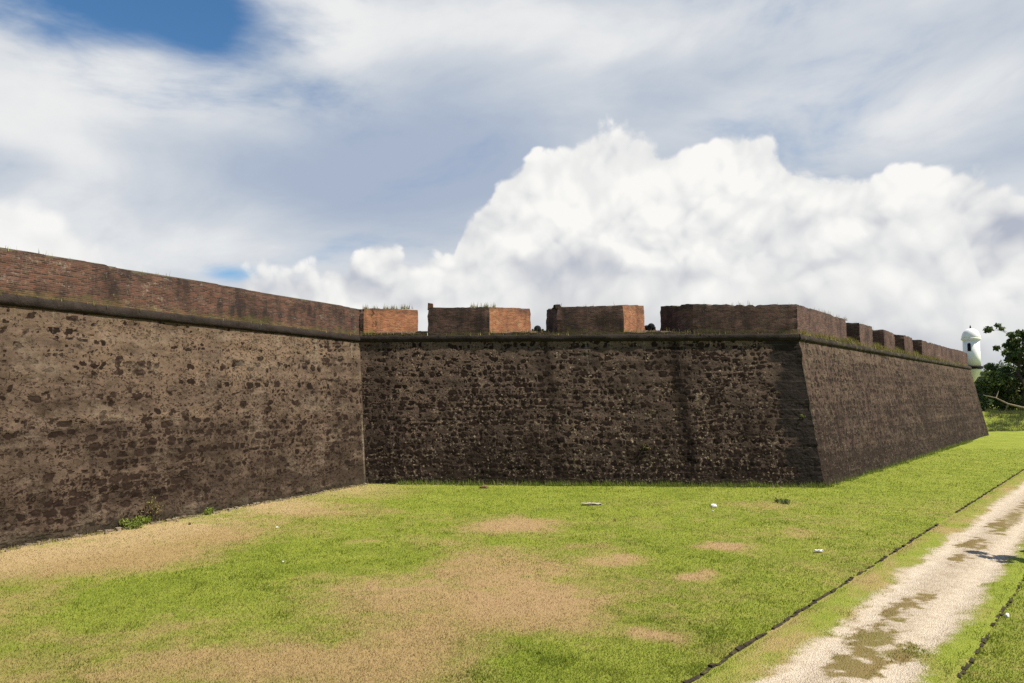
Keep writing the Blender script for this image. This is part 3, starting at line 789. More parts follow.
def dryness(x, y):
    x = np.asarray(x, float); y = np.asarray(y, float)
    wx, wy = x + fbm(x * 0.8, y * 0.8, 91, 4) * 1.3, y + fbm(x * 0.8 + 50, y * 0.8, 92, 4) * 1.6
    d = np.zeros_like(x)
    for sgn, lst in ((1, DRY_PX), (-1, GREEN_PX)):
        acc = np.zeros_like(x)
        for (px, py, rx, ry, k) in lst:
            c = gnd(px, py); ax = rx / FPX * c[1] / 1.0; ay = max(0.25, gnd(px, py - ry)[1] - c[1])
            q = ((wx - c[0]) / ax) ** 2 + ((wy - c[1]) / ay) ** 2
            acc = np.maximum(acc, k * sstep(1.75, 0.2, np.sqrt(q)))
        d = d + sgn * acc
    n = fbm(x * 0.45, y * 0.45, 95, 5, 0.6)
    f = fbm(x * 3.3, y * 3.3, 97, 4, 0.65)
    far = sstep(26, 40, y)
    far2 = 1 - sstep(24, 30, y) * 0.6
    return np.clip(d * 0.85 + n * 0.9 * far2 + f * 0.8 * far2 + 0.14 * far2, 0, 1)

BARE_PX = [(510, 526, 42, 9), (610, 560, 34, 8), (725, 546, 28, 4.2), (693, 577, 22, 6), (646, 634, 26, 8), (380, 497, 34, 5), (520, 590, 90, 20), (355, 543, 20, 5), (420, 585, 90, 12), (485, 660, 30, 8)]
def bareness(x, y):
    acc = np.zeros_like(np.asarray(x, float))
    for (px, py, rx, ry) in BARE_PX:
        c = gnd(px, py); ax = rx / FPX * c[1]; ay = max(0.25, gnd(px, py - ry)[1] - c[1])
        q = np.sqrt(((x - c[0]) / ax) ** 2 + ((y - c[1]) / ay) ** 2) + fbm(x * 1.7, y * 1.7, 55, 4, 0.6) * 1.2
        acc = np.maximum(acc, sstep(1.3, 0.4, q))
    return acc
def strawness(x, y):
    d = -((x - A0[0]) * inw(DC)[0] + (y - A0[1]) * inw(DC)[1])
    return sstep(4.5, 0.8, d + fbm(x * 0.7, y * 0.7, 57, 4) * 3.0)
def gravelness(x, y):
    s_, w = path_sw(x, y)
    e = fbm(s_ * 0.9, w * 1.6, 71, 5, 0.6); f = fbm(s_ * 4.5, w * 5.5, 73, 4, 0.65)
    g = sstep(0.40, 1.05, w + e * 0.55 + f * 0.35) * sstep(2.66, 1.98, w + e * 0.6 - f * 0.35)
    isl = np.zeros_like(g)
    for (px, py, a, b) in [(868, 642, 1.0, .34), (893, 615, 1.2, .22), (905, 655, .6, .25), (850, 665, .7, .3), (972, 545, 1.0, .3), (1000, 526, 1.6, .3), (958, 560, .5, .2), (1030, 505, 2.0, .3), (925, 598, .5, .2), (880, 668, .6, .2)]:
        c = gnd(px, py); cs, cw = path_sw(c[0], c[1])
        q = np.sqrt(((s_ - cs + e * .8) / a) ** 2 + ((w - cw + f * .2) / b) ** 2)
        isl = np.maximum(isl, sstep(1.5, 0.3, q + f * 2.8))
    mid = sstep(0.42, 0.0, np.abs(w - 1.6 + e * 0.4)) * sstep(-0.05, 0.25, fbm(s_ * 0.5, w, 77, 4) + f * 0.5) * sstep(12, 22, s_)
    return np.clip(g * (1 - np.maximum(isl * 0.95, mid)), 0, 1)

def ground_z(x, y):
    s_, w = path_sw(x, y)
    near = 1 - sstep(0.0, 1.5, np.minimum(np.abs(w), np.abs(w - PATH_W))) * (1 - ((w > -0.1) & (w < PATH_W + 0.1)))
    z = fbm(x * 0.5, y * 0.5, 61, 3) * 0.07 * (1 - near)
    # the grassy bank under the trees past the bastion's tip
    d = x * 0.62 + y * 0.785                                       # distance roughly along the face
    bank = sstep(94, 106, d) * sstep(-30, 10, x - 40) * 1.9 + sstep(92, 104, d) * fbm(x * .3, y * .3, 63, 3) * 0.9
    return z + bank * sstep(190, 120, np.hypot(x, y) * 0.9)

def axis(lo, hi, step, far, gr):
    a = list(np.arange(lo, hi + 1e-6, step)); s_ = step; v_ = a[-1]
    while v_ < far: s_ *= gr; v_ += s_; a.append(v_)
    s_ = step; v_ = a[0]
    while v_ > -far: s_ *= gr; v_ -= s_; a.insert(0, v_)
    return np.array(a)
xs, ys = axis(-17, 31, 0.13, 1600, 1.12), axis(5, 45, 0.13, 1600, 1.10)
GX, GY = np.meshgrid(xs, ys)
GZ = ground_z(GX, GY)
ny, nx = GX.shape
k = np.arange(nx * ny).reshape(ny, nx)
F = np.stack([k[:-1, :-1], k[:-1, 1:], k[1:, 1:], k[1:, :-1]], -1).reshape(-1, 4)

GRASS_A, GRASS_B, GRASS_C = (0.114, 0.154, 0.016), (0.184, 0.216, 0.027), (0.250, 0.266, 0.048)
DRY_A, DRY_B = (0.23, 0.155, 0.065), (0.36, 0.26, 0.115)
def lawn_mat():
    m, nt = new_mat("lawn_soil_and_grass")
    g = nt.node("ShaderNodeNewGeometry"); p = V(nt, g.outputs["Position"])
    dry = nt.attr("dry")
    n1 = nt.noise(p, 0.5, 5, 0.6) - 0.5; n2 = nt.noise(p, 4.0, 5, 0.7) - 0.5; n3 = nt.noise(p, 30.0, 4, 0.75) - 0.5
    gr = nt.ramp((0.5 + n1 * 1.2 + n2 * 0.7 + n3 * 0.8).clamp(), [(0.1, GRASS_A), (0.5, GRASS_B), (0.95, GRASS_C)])
    dr = nt.mix((0.5 + n2 * 0.9 + n3 * 1.2).clamp(), DRY_A, DRY_B)
    bare, straw = nt.attr("bare"), nt.attr("straw")
    dr = nt.mix(bare * 0.8, dr, nt.mix((0.5 + n2 * 0.9 + n3 * 1.2).clamp(), (0.24, 0.148, 0.070), (0.38, 0.262, 0.135)))
    dr = nt.mix(straw * 0.7, dr, nt.mix((0.5 + n2 * 0.9 + n3 * 1.2).clamp(), (0.32, 0.225, 0.11), (0.48, 0.365, 0.20)))
    col = nt.mix((dry * 0.92 + n3 * 0.6 + n2 * 0.3).ss(0.0, 0.95), gr, dr)
    finish(nt, col, 0.95, nt.bump(n3 + n2 * 0.8, 0.06, 0.8), 0.1)
    return m
M["lawn"] = lawn_mat()
tag(mesh_obj("ground", np.stack([GX, GY, GZ], -1).reshape(-1, 3), F, M["lawn"], smooth=True, attrs={"dry": dryness(GX, GY).reshape(-1), "bare": bareness(GX, GY).reshape(-1), "straw": strawness(GX, GY).reshape(-1)}), kind="structure")

# ---- gravel path between two kerbs
def path_mat():
    m, nt = new_mat("gravel_and_verge")
    g = nt.node("ShaderNodeNewGeometry"); p = V(nt, g.outputs["Position"])
    gv = nt.attr("gravel"); dry = nt.attr("dry")
    n2 = nt.noise(p, 3.0, 5, 0.7) - 0.5; n3 = nt.noise(p, 26.0, 4, 0.75) - 0.5
    rut = nt.attr("rut") - 0.5
    d, c = nt.voro(p, 36.0); r_, g_, _ = nt.sep(c)
    grv = nt.ramp((0.48 + n2 * 0.7 + n3 * 0.45 + (r_ - 0.5) * 0.35 + rut * 0.22).clamp(), [(0.0, (0.22, 0.165, 0.105)), (0.45, (0.40, 0.33, 0.245)), (1.0, (0.60, 0.52, 0.41))])
    grs = nt.ramp((0.5 + n2 * 0.9 + n3 * 1.0).clamp(), [(0.1, GRASS_A), (0.5, GRASS_B), (0.95, GRASS_C)])
    drs = nt.mix((0.5 + n2 * 0.9 + n3 * 1.1).clamp(), DRY_A, DRY_B)
    verge = nt.mix((dry + n3 * 0.7).ss(0.2, 0.8), grs, drs)
    verge = nt.mix(nt.attr("worn") * (0.65 + n3).clamp(), verge, (0.115, 0.090, 0.032))
    col = nt.mix((gv + n3 * 0.9 + n2 * 0.5).ss(0.15, 0.85), verge, grv)
    finish(nt, col, 0.95, nt.bump(n3 + d * -0.8 + n2 * 0.6, 0.04, 0.8), 0.1)
    return m
ps, pw_ = np.arange(-9, 62, 0.07), np.linspace(0.0, PATH_W, 42)
S_, W_ = np.meshgrid(ps, pw_)
PX, PY = K0[0] + KD[0] * S_ + KN[0] * W_, K0[1] + KD[1] * S_ + KN[1] * W_
grv_ = gravelness(PX, PY)
PZ = 0.040 + fbm(S_ * 1.2, W_ * 1.2, 79, 3) * 0.018 - 0.030 * np.maximum(np.exp(-((W_ - 0.98) / 0.26) ** 2), np.exp(-((W_ - 2.05) / 0.24) ** 2)) * sstep(0, .2, W_) - 0.026 * (1 - sstep(0.0, 0.25, W_) * sstep(PATH_W, PATH_W - .25, W_))
ny, nx = PX.shape; k = np.arange(nx * ny).reshape(ny, nx)
F = np.stack([k[:-1, :-1], k[1:, :-1], k[1:, 1:], k[:-1, 1:]], -1).reshape(-1, 4)
def verge_dry(x, y):
    s_, w = path_sw(x, y)
    lft = sstep(1.6, 0.2, np.abs(w - 0.35)); mid_ = sstep(1.0, 0.3, np.abs(w - 1.55)); return np.clip(0.22 + lft * 0.20 + mid_ * 0.45 + fbm(s_ * 0.8, w * 2, 83, 4, .6) * 0.9, 0, 1)
tag(mesh_obj("path", np.stack([PX, PY, PZ], -1).reshape(-1, 3), F, path_mat(), smooth=True, attrs={"gravel": grv_.reshape(-1), "dry": verge_dry(PX, PY).reshape(-1), "rut": np.maximum(np.exp(-((W_ - 0.98) / 0.26) ** 2), np.exp(-((W_ - 2.05) / 0.24) ** 2)).reshape(-1), "worn": sstep(0.95, 0.35, np.abs(W_ - 1.55)).reshape(-1)}), kind="structure")

# kerbs of small upright stones, overgrown in places
M["kerb"] = stone_mat("kerb_stone", (0.040, 0.031, 0.020), 0.6, 7.0, (0.075, 0.068, 0.022))
def kerb(w0, s0, s1, gaps, hgt, over, seed):
    rr = random.Random(seed); mb = MB(); s_ = s0
    while s_ < s1:
        L = rr.uniform(0.13, 0.26)
        if not any(a < s_ < b for a, b in gaps) and rr.random() > over:
            c = K0 + KD * (s_ + L / 2) + KN * (w0 + rr.uniform(-0.02, 0.02))
            z = hgt * rr.uniform(0.5, 1.2)
            vs_, fs = block((c[0], c[1], -0.10), L - 0.025, rr.uniform(0.045, 0.07), 0.10 + z, math.atan2(KD[1], KD[0]) + rr.uniform(-.06, .06), 0.012)
            mb.add(vs_, fs)
        s_ += L
    return mb
def s_at(px, py): q = gnd(px, py); return path_sw(q[0], q[1])[0]
tag(kerb(0.0, -9, 60, [(s_at(938, 525), s_at(956, 514))], 0.050, 0.10, 5).build("kerb", M["kerb"]), kind="structure")
tag(kerb(PATH_W, -9, 60, [(s_at(1024, 560), s_at(1024, 560) + 3)], 0.022, 0.2, 6).build("kerb", M["kerb"]), kind="structure")


# ---- the grass itself, short blades all over the lawn and the verges
def blade_mat():
    m, nt = new_mat("grass_blades")
    dry, rnd, bare, straw = nt.attr("dry"), nt.attr("rnd"), nt.attr("bare"), nt.attr("straw")
    gr = nt.ramp(rnd, [(0.0, GRASS_A), (0.55, GRASS_B), (1.0, (0.265, 0.282, 0.052))])
    dr = nt.mix(rnd, DRY_A, (0.42, 0.31, 0.15))
    dr = nt.mix(bare * 0.7, dr, nt.mix(rnd, (0.24, 0.148, 0.070), (0.42, 0.29, 0.15)))
    dr = nt.mix(straw * 0.7, dr, nt.mix(rnd, (0.32, 0.225, 0.11), (0.52, 0.40, 0.22)))
    finish(nt, nt.mix((dry * 0.92 + (rnd - 0.5) * 0.5).ss(0.05, 0.9), gr, dr), 0.75, None, 0.15, trans=0.4)
    return m
def inside_fort(x, y):
    def side(P, d, t): return (x - P[0]) * inw(d)[0] + (y - P[1]) * inw(d)[1] > t
    return side(A0, DC, -0.02) | (side(B1, DF, -0.02) & side(B1, DR, -0.02))
def scatter(n, d0, d1):
    u = RNG.random(n); r_ = d0 * (d1 / d0) ** u                    # even on the picture: 1/d^2 on the ground
    a = RNG.uniform(-R(41), R(41), n)
    x, y = r_ * np.tan(a), r_
    return x, y
def make_blades(x, y, dry, hmin, hmax, wid, lean=0.5):
    n = len(x); d = np.hypot(x, y)
    sc = 0.75 + 0.25 * d / 12
    tuft = sstep(0.02, 0.22, fbm(x * 2.1, y * 2.1, 43, 4, 0.6)) * (1 - dry)
    h = RNG.uniform(hmin, hmax, n) * (0.7 + 0.3 * sc) * (1 + 1.1 * tuft); w = wid * RNG.uniform(0.7, 1.3, n) * sc
    a = RNG.uniform(0, 2 * math.pi, n); la = RNG.uniform(0, 2 * math.pi, n); le = h * RNG.uniform(0.1, lean, n) * 1.4
    z = ground_z(x, y) + 0.004
    _, w_ = path_sw(x, y); z = z + np.where((w_ > 0.1) & (w_ < PATH_W - 0.1), 0.022, 0.0)
    dx, dy = np.cos(a) * w / 2, np.sin(a) * w / 2
    v = np.empty((n, 3, 3), np.float32)
    v[:, 0] = np.stack([x - dx, y - dy, z - 0.01], -1); v[:, 1] = np.stack([x + dx, y + dy, z - 0.01], -1)
    v[:, 2] = np.stack([x + np.cos(la) * le, y + np.sin(la) * le, z + h], -1)
    rnd = np.repeat(np.clip(RNG.normal(0.5, 0.15, n) + fbm(x * 0.55, y * 0.55, 41, 5, 0.65) * 1.0 - sstep(0.02, 0.22, fbm(x * 2.1, y * 2.1, 43, 4, 0.6)) * 0.10, 0, 1), 3)
    return v.reshape(-1, 3), np.arange(n * 3, dtype=np.int32).reshape(n, 3), np.repeat(dry, 3), rnd
x, y = scatter(700000, 8.0, 52.0)
s_, w = path_sw(x, y)
onp = (w > -0.02) & (w < PATH_W + 0.02)
g = gravelness(x, y)
dry = np.where(onp, verge_dry(x, y), dryness(x, y))
keep = ~inside_fort(x, y) & (~onp | (RNG.random(len(x)) > g * 1.35 + 0.12)) & (RNG.random(len(x)) > dry * 0.40 + bareness(x, y) * 0.3) & (np.abs(w) > 0.03)
x, y, dry = x[keep], y[keep], dry[keep]
worn = np.repeat(np.where(onp, sstep(0.95, 0.35, np.abs(w - 1.55)), 0.0)[keep], 3)
v_, f_, da, ra = make_blades(x, y, dry, 0.012, 0.034, 0.014, 0.8)
M["blade"] = blade_mat()
tag(mesh_obj("grass", v_, f_, M["blade"], attrs={"dry": da, "rnd": ra * (1 - 0.75 * worn), "bare": np.repeat(bareness(x, y), 3), "straw": np.repeat(strawness(x, y), 3)}), "short mown grass, green with straw-coloured dry patches", "grass", kind="stuff")


# ------------------------------------------------------------------ plants, weeds, trees
def leaf_mat(name, c0, c1, c2, trans=0.3):
    m, nt = new_mat(name)
    rnd = nt.attr("rnd")
    finish(nt, nt.ramp(rnd, [(0.0, c0), (0.5, c1), (1.0, c2)]), 0.6, None, 0.3, trans=trans)
    return m
M["leaf_dark"] = leaf_mat("dark_leaves", (0.030, 0.050, 0.016), (0.070, 0.105, 0.030), (0.150, 0.175, 0.055))
M["leaf_olive"] = leaf_mat("olive_leaves", (0.035, 0.042, 0.014), (0.075, 0.080, 0.024), (0.20, 0.17, 0.05))
M["leaf_fresh"] = leaf_mat("fresh_leaves", (0.085, 0.12, 0.014), (0.15, 0.195, 0.024), (0.26, 0.28, 0.055))
M["weed"] = leaf_mat("wall_weeds", (0.10, 0.095, 0.022), (0.20, 0.17, 0.045), (0.34, 0.28, 0.10))
M["bark"] = stone_mat("bark", (0.075, 0.060, 0.045), 0.5, 4.0)
M["bark_pale"] = stone_mat("pale_dead_wood", (0.22, 0.175, 0.12), 0.4, 4.0)

def leaf_cloud(name, centers, radii, counts, size, mat, parent, flat=0.8, seed=0, aspect=0.55):
    rg = np.random.default_rng(seed); V_, R_ = [], []
    for c, r_, n in zip(centers, radii, counts):
        d = rg.normal(size=(n, 3)); d /= np.linalg.norm(d, axis=1)[:, None]
        rr = r_ * rg.random(n) ** 0.55
        p = np.array(c) + d * rr[:, None] * np.array([1, 1, flat])
        V_.append(p); R_.append(np.clip(rg.normal(0.45, 0.22, n) + rg.normal(0, 0.14), 0, 1))
    P = np.vstack(V_); rn = np.concatenate(R_); n = len(P)
    a = rg.normal(size=(n, 3)); a /= np.linalg.norm(a, axis=1)[:, None]
    b = np.cross(a, rg.normal(size=(n, 3))); b /= np.linalg.norm(b, axis=1)[:, None]
    s_ = size * rg.uniform(0.6, 1.4, n)[:, None]
    v = np.empty((n, 4, 3)); v[:, 0] = P - a * s_; v[:, 1] = P + b * s_ * aspect; v[:, 2] = P + a * s_; v[:, 3] = P - b * s_ * aspect
    return mesh_obj(name, v.reshape(-1, 3), np.arange(n * 4, dtype=np.int32).reshape(n, 4), mat, parent, attrs={"rnd": np.repeat(rn, 4)})

def tree(name, base, height, spread, seed, mat, label, leaf=0.22, n_leaf=9000, first=0.35, density=1.0, lean=(0, 0), cat="tree", group=None):
    rr = random.Random(seed)
    t = tag(empty(name, base), label, cat, group)
    b = Vector(base); top = b + Vector((lean[0], lean[1], height * 0.8))
    mb = MB(); r0 = height * 0.020 + 0.05
    pts = []
    for i in range(7):
        q = i / 6; pts.append(b.lerp(top, q) + Vector((rr.uniform(-1, 1), rr.uniform(-1, 1), 0)) * (0.03 * height * (q > 0)))
    pts[0] = b - Vector((0, 0, 0.3))
    mb.tube(pts, [r0 * (1.25 - 1.1 * i / 6) for i in range(7)], 8)
    cen, rad = [], []
    nl = max(7, int(height * 1.3))
    for k_ in range(nl):
        q = first + (1 - first) * (k_ + rr.random() * 0.6) / nl
        st = b.lerp(top, min(q, 1.0)); az_ = k_ * 2.4 + rr.uniform(-.4, .4)
        L = spread * (0.55 + 0.6 * rr.random()) * (1.15 - 0.55 * abs(q - 0.55))
        en = st + Vector((math.cos(az_) * L, math.sin(az_) * L, L * rr.uniform(0.2, 0.75)))
        md = st.lerp(en, 0.5) + Vector((0, 0, -0.04 * L))
        mb.tube([st, md, en], [r0 * 0.42 * (1.2 - q), r0 * 0.28 * (1.2 - q), 0.02], 5)
        for j in range(4):
            f_ = 0.45 + 0.2 * j
            c = st.lerp(en, f_) + Vector((rr.uniform(-1, 1), rr.uniform(-1, 1), rr.uniform(-.4, .9))) * 0.26 * L
            mb.tube([st.lerp(en, max(.2, f_ - .25)), c], [r0 * 0.10, 0.012], 4)
            cen.append(tuple(c)); rad.append(spread * rr.uniform(0.13, 0.27))
    cen.append(tuple(top)); rad.append(spread * 0.25)
    mb.build("trunk", M["bark"], t)
    tot = sum(r_ ** 2 for r_ in rad)
    leaf_cloud("crown", cen, rad, [max(4, int(n_leaf * r_ ** 2 / tot * density)) for r_ in rad], leaf, mat, t, 0.75, seed)
    return t

def far_pt(px, dist, z=None):
    d = ray(px, 395); x, y = d[0] * dist / d[1], dist
    return (x, y, float(ground_z(np.array([x]), np.array([y]))[0]) if z is None else z)

tree("tall_tree", far_pt(1023, 90), 13.0, 2.6, 3, M["leaf_dark"], "tall open-crowned tree at the far right behind the white turret", 0.22, 6500, first=0.40)
tree("leafy_tree", far_pt(1046, 92), 11.0, 4.2, 4, M["leaf_dark"], "broad dark-leaved tree past the bastion, cut off by the right picture edge", 0.26, 9000, first=0.2)
def bush(name, base, w_, h_, seed, mat, label, n, leaf=0.2, cat="bush"):
    rr = random.Random(seed); t = tag(empty(name, base), label, cat)
    mb = MB(); cen, rad = [], []
    for k_ in range(14):
        a_ = rr.uniform(0, 6.28); q = rr.random() ** 0.6
        c = Vector(base) + Vector((math.cos(a_) * w_ * q * 0.5, math.sin(a_) * w_ * q * 0.5, h_ * rr.uniform(0.18, 0.85)))
        mb.tube([Vector(base) - Vector((0, 0, .1)), Vector(base).lerp(c, .5) + Vector((0, 0, .1 * h_)), c], [0.05, 0.03, 0.01], 4)
        cen.append(tuple(c)); rad.append(h_ * rr.uniform(0.20, 0.34))
    mb.build("stem", M["bark"], t)
    tot = sum(r_ ** 2 for r_ in rad)
    leaf_cloud("foliage", cen, rad, [int(n * r_ ** 2 / tot) for r_ in rad], leaf, mat, t, 0.85, seed)
    return t
bush("bush", far_pt(984, 90), 4.5, 5.6, 11, M["leaf_dark"], "dark bush against the far end of the bastion wall below the turret", 3600)
bush("bush", far_pt(1003, 92), 6.5, 6.0, 12, M["leaf_olive"], "olive and yellowing bush in the middle of the thicket under the tall tree", 4200)
bush("bush", far_pt(1026, 91), 7.5, 5.6, 13, M["leaf_dark"], "dark bush at the right picture edge behind the fallen branch", 5200)
bush("bush", far_pt(1012, 99), 10.0, 8.0, 14, M["leaf_dark"], "large dark shrub at the back of the thicket", 6000)
# fallen pale branch lying on the bank in front of the thicket
def branch_pts():
    out = []
    for px, py, d_ in ((983, 395, 86), (996, 398, 85.5), (1008, 404, 85), (1024, 408, 84.5), (1040, 412, 84)):
        q = np.array([0, 0, CAM_H]) + ray(px, py) * (d_ / ray(px, py)[1]); out.append(tuple(q))
    return out
bp = branch_pts(); fb = MB()
fb.tube(bp, [0.04, 0.07, 0.11, 0.15, 0.18], 8)
for i_, (dx, dz_) in ((1, (0.6, 0.9)), (2, (-0.5, -1.6)), (3, (0.4, -2.0)), (3, (1.0, 0.8))):
    q = bp[i_]; fb.tube([q, (q[0] + dx, q[1] + 0.3, q[2] + dz_)], [0.07, 0.02], 5)
tag(fb.build("fallen_branch", M["bark_pale"]), "pale bare branch lying along the foot of the thicket", "branch")

# weeds rooted on the wall tops and ledges
def weed_mesh(name, spots, mat, label, seed, hs=(0.08, 0.28), per=7, spread=0.12, kind="stuff"):
    rg = np.random.default_rng(seed); vs_, rn = [], []
    for (x, y, z, k_) in spots:
        n = max(2, int(per * k_)); a = rg.uniform(0, 6.283, n); r_ = spread * rg.random(n)
        h = hs[0] + (hs[1] - hs[0]) * rg.random(n) ** 2.2 * (0.6 + 0.5 * k_); w = rg.uniform(0.006, 0.016, n); l = rg.uniform(0, 6.283, n)
        bx, by = x + np.cos(a) * r_, y + np.sin(a) * r_; lx, ly = np.cos(l) * h * 0.45, np.sin(l) * h * 0.45
        v = np.empty((n, 3, 3)); v[:, 0] = np.stack([bx - np.sin(l) * w, by + np.cos(l) * w, np.full(n, z - 0.05)], -1)
        v[:, 1] = np.stack([bx + np.sin(l) * w, by - np.cos(l) * w, np.full(n, z - 0.05)], -1); v[:, 2] = np.stack([bx + lx, by + ly, z + h], -1)
        vs_.append(v); rn.append(rg.random(n))
    v = np.vstack(vs_); n = len(v)
    o = mesh_obj(name, v.reshape(-1, 3), np.arange(n * 3, dtype=np.int32).reshape(n, 3), mat, attrs={"rnd": np.repeat(np.concatenate(rn), 3)})
    return tag(o, label, "weeds", kind=kind)
sp = []
def along(P, d, s0, s1, t, z, n, k0=0.3, k1=1.0, clump=0.5):
    for _ in range(n):
        s_ = random.uniform(s0, s1)
        if fbm(np.array([s_ * 0.8]), np.array([t * 3 + z]), 31, 3)[0] + 0.5 > clump * random.uniform(0.6, 1.4):
            q = line_pt(P, d, s_, t + random.uniform(-0.06, 0.06)); sp.append((q[0], q[1], z, random.uniform(k0, k1)))
LC = float(np.linalg.norm(A1 - AS))
along(AS, DC, 28, LC - 1, T_PAR + 0.12, 8.24, 70, 0.15, 0.5, 0.55)
along(AS, DC, 28, LC, T_PAR - 0.08, 6.93, 90, 0.1, 0.35, 0.6)
along(A1, DF, fx(362), fx(416), T_PAR + 0.35, 8.32, 55, 0.4, 1.1, 0.35)
along(A1, DF, fx(362), fx(427), T_PAR + 0.03, 7.03, 110, 0.25, 0.7, 0.35)
along(A1, DF, fx(470), fx(495), T_PAR + 0.3, 8.34, 26, 0.6, 1.5, 0.2)
along(A1, DF, fx(428), fx(797), T_PAR - 0.04, 6.95, 210, 0.1, 0.5, 0.5)
along(A1, DF, fx(490), fx(557), T_PAR + 0.1, 7.08, 50, 0.3, 0.7, 0.3)
along(A1, DF, fx(624), fx(693), T_PAR + 0.1, 7.08, 50, 0.3, 0.7, 0.3)
along(A1, DF, fx(693), fx(797), T_PAR + 0.2, 8.36, 24, 0.3, 0.7, 0.5)
along(A1, DF, fx(557), fx(624), T_PAR + 0.2, 8.33, 20, 0.3, 0.8, 0.5)
LR = float(np.linalg.norm(C1 - B1))
along(B1, DR, 0.6, 34, T_PAR - 0.04, 6.96, 800, 0.5, 2.0, 0.42)
along(B1, DR, 34, LR - 1, T_PAR - 0.04, 6.96, 130, 0.4, 1.2, 0.5)
along(B1, DR, 3, 9, T_PAR + 0.2, 8.30, 40, 0.5, 1.3, 0.4)
along(B1, DR, 13, 22, T_PAR + 0.8, 8.35, 40, 0.5, 1.6, 0.4)
for (a, b) in zip([e1] + [q[1] for q in spans[:-1]], [q[0] for q in spans]):
    along(B1, DR, a, b, T_PAR + 0.25, 7.1, 90, 1.0, 2.4, 0.1)
weed_mesh("weeds", sp, M["weed"], "thin yellowish weeds rooted along the wall tops and ledges", 5)
# longer grass along the feet of the walls
sp = []
def foot(P, d, s0, s1, n, k0, k1):
    for _ in range(n):
        s_ = random.uniform(s0, s1); q = line_pt(P, d, s_, random.uniform(-0.28, -0.02)); f_ = fbm(np.array([s_ * 0.9]), np.array([k1]), 88, 4, 0.6)[0]
        if f_ + 0.62 > random.random(): sp.append((q[0], q[1], float(ground_z(np.array([q[0]]), np.array([q[1]]))[0]), random.uniform(k0, k1) * (1 + 1.6 * max(0, f_))))
foot(A1, DF, 1.5, 20.5, 1500, 0.3, 1.6)
foot(B1, DR, 0, 40, 1100, 0.4, 1.1)
weed_mesh("long_grass", sp, M["leaf_fresh"], "fringe of longer grass along the foot of the bastion", 6, (0.06, 0.26), 9, 0.14)
sp = []
foot(AS, DC, 28, LC, 900, 0.2, 1.0)
weed_mesh("dry_grass", sp, M["weed"], "fringe of straw-coloured grass along the foot of the curtain wall", 7, (0.04, 0.12), 6, 0.12)
# rough grass on the bank beyond the bastion
sp = []
for _ in range(2600):
    px, dd = random.uniform(985, 1060), random.uniform(76, 93)
    q = far_pt(px, dd); sp.append((q[0], q[1], q[2], random.uniform(0.4, 1.6)))
sp_dark = [(q[0] + .2, q[1], q[2], q[3] * 1.3) for q in sp if fbm(np.array([q[0] * .35]), np.array([q[1] * .5]), 12, 3)[0] > 0.06]
weed_mesh("undergrowth", sp_dark, M["leaf_dark"], "patches of dark undergrowth in the rough grass of the bank", 17, (0.12, 0.55), 9, 0.4)
weed_mesh("rough_grass", sp, M["leaf_olive"], "rough olive grass on the bank below the thicket", 16, (0.10, 0.42), 8, 0.35)
# crumbled mortar and stone chips along the foot of the walls
def chips(P, d, s0, s1, n, seed):
    rr = random.Random(seed); mb = MB()
    for _ in range(n):
        s_ = rr.uniform(s0, s1); q = line_pt(P, d, s_, -abs(rr.gauss(0.05, 0.16))); r_ = rr.uniform(0.02, 0.06) * (1.6 if rr.random() < 0.12 else 1)
        z = float(ground_z(np.array([q[0]]), np.array([q[1]]))[0])
        vs_ = [(q[0] + r_ * rr.uniform(.6, 1.2) * math.cos(a_), q[1] + r_ * rr.uniform(.6, 1.2) * math.sin(a_), z - 0.01 + h_) for h_, k_ in ((0, 1), (r_ * 0.8, .7)) for a_ in (0.3, 1.9, 3.4, 4.9)]
        mb.add(vs_, [(0, 1, 5, 4), (1, 2, 6, 5), (2, 3, 7, 6), (3, 0, 4, 7), (4, 5, 6, 7)])
    return mb
M["chip"] = stone_mat("mortar_chips", (0.22, 0.175, 0.125), 0.5, 5.0)
mb = chips(AS, DC, 28, LC, 520, 3); mb2 = chips(A1, DF, 0.5, 20.5, 160, 4)
mb.add(mb2.v, mb2.f, mb2.u)
tag(mb.build("rubble", M["chip"]), "chips of stone and mortar strewn along the foot of the walls", "rubble", kind="stuff")
# single plants
def plant(name, base, r_, h_, n, mat, label, seed, leaf=0.05, cat="plant"):
    t = tag(empty(name, base), label, cat); rr = random.Random(seed); mb = MB(); cen = []
    for k_ in range(7):
        a_ = rr.uniform(0, 6.28); c = (base[0] + math.cos(a_) * r_ * rr.random(), base[1] + math.sin(a_) * r_ * rr.random(), base[2] + h_ * rr.uniform(0.3, 0.9))
        mb.tube([base, c], [0.012, 0.004], 4); cen.append(c)
    mb.build("stem", M["bark"], t)
    leaf_cloud("foliage", cen, [max(r_, h_) * 0.38] * 7, [n // 7] * 7, leaf, mat, t, 0.8, seed)
    return t
def foot_pt(px, py, t=-0.15):
    q = gnd(px, py); s_ = float(np.dot(q - AS, DC)); q = line_pt(AS, DC, s_, t); return (q[0], q[1], 0.0)
plant("weed_clump", foot_pt(118, 524, -0.22), 0.50, 0.22, 900, M["leaf_fresh"], "green weed clump at the foot of the pale wall, the larger and more leftward", 3, 0.03)
plant("weed_stalk", foot_pt(128, 520, -0.05), 0.30, 0.75, 190, M["weed"], "yellowish upright weed against the pale wall behind the larger green clump", 8, 0.025)
plant("weed_clump", foot_pt(197, 512, -0.15), 0.30, 0.14, 380, M["leaf_fresh"], "small low green weed clump at the foot of the pale wall", 4, 0.028)
q = gnd(782, 503); plant("weed_clump", (q[0], q[1], 0), 0.34, 0.09, 420, M["leaf_dark"], "dark tuft standing in the bright grass near the bastion corner", 6, 0.03)
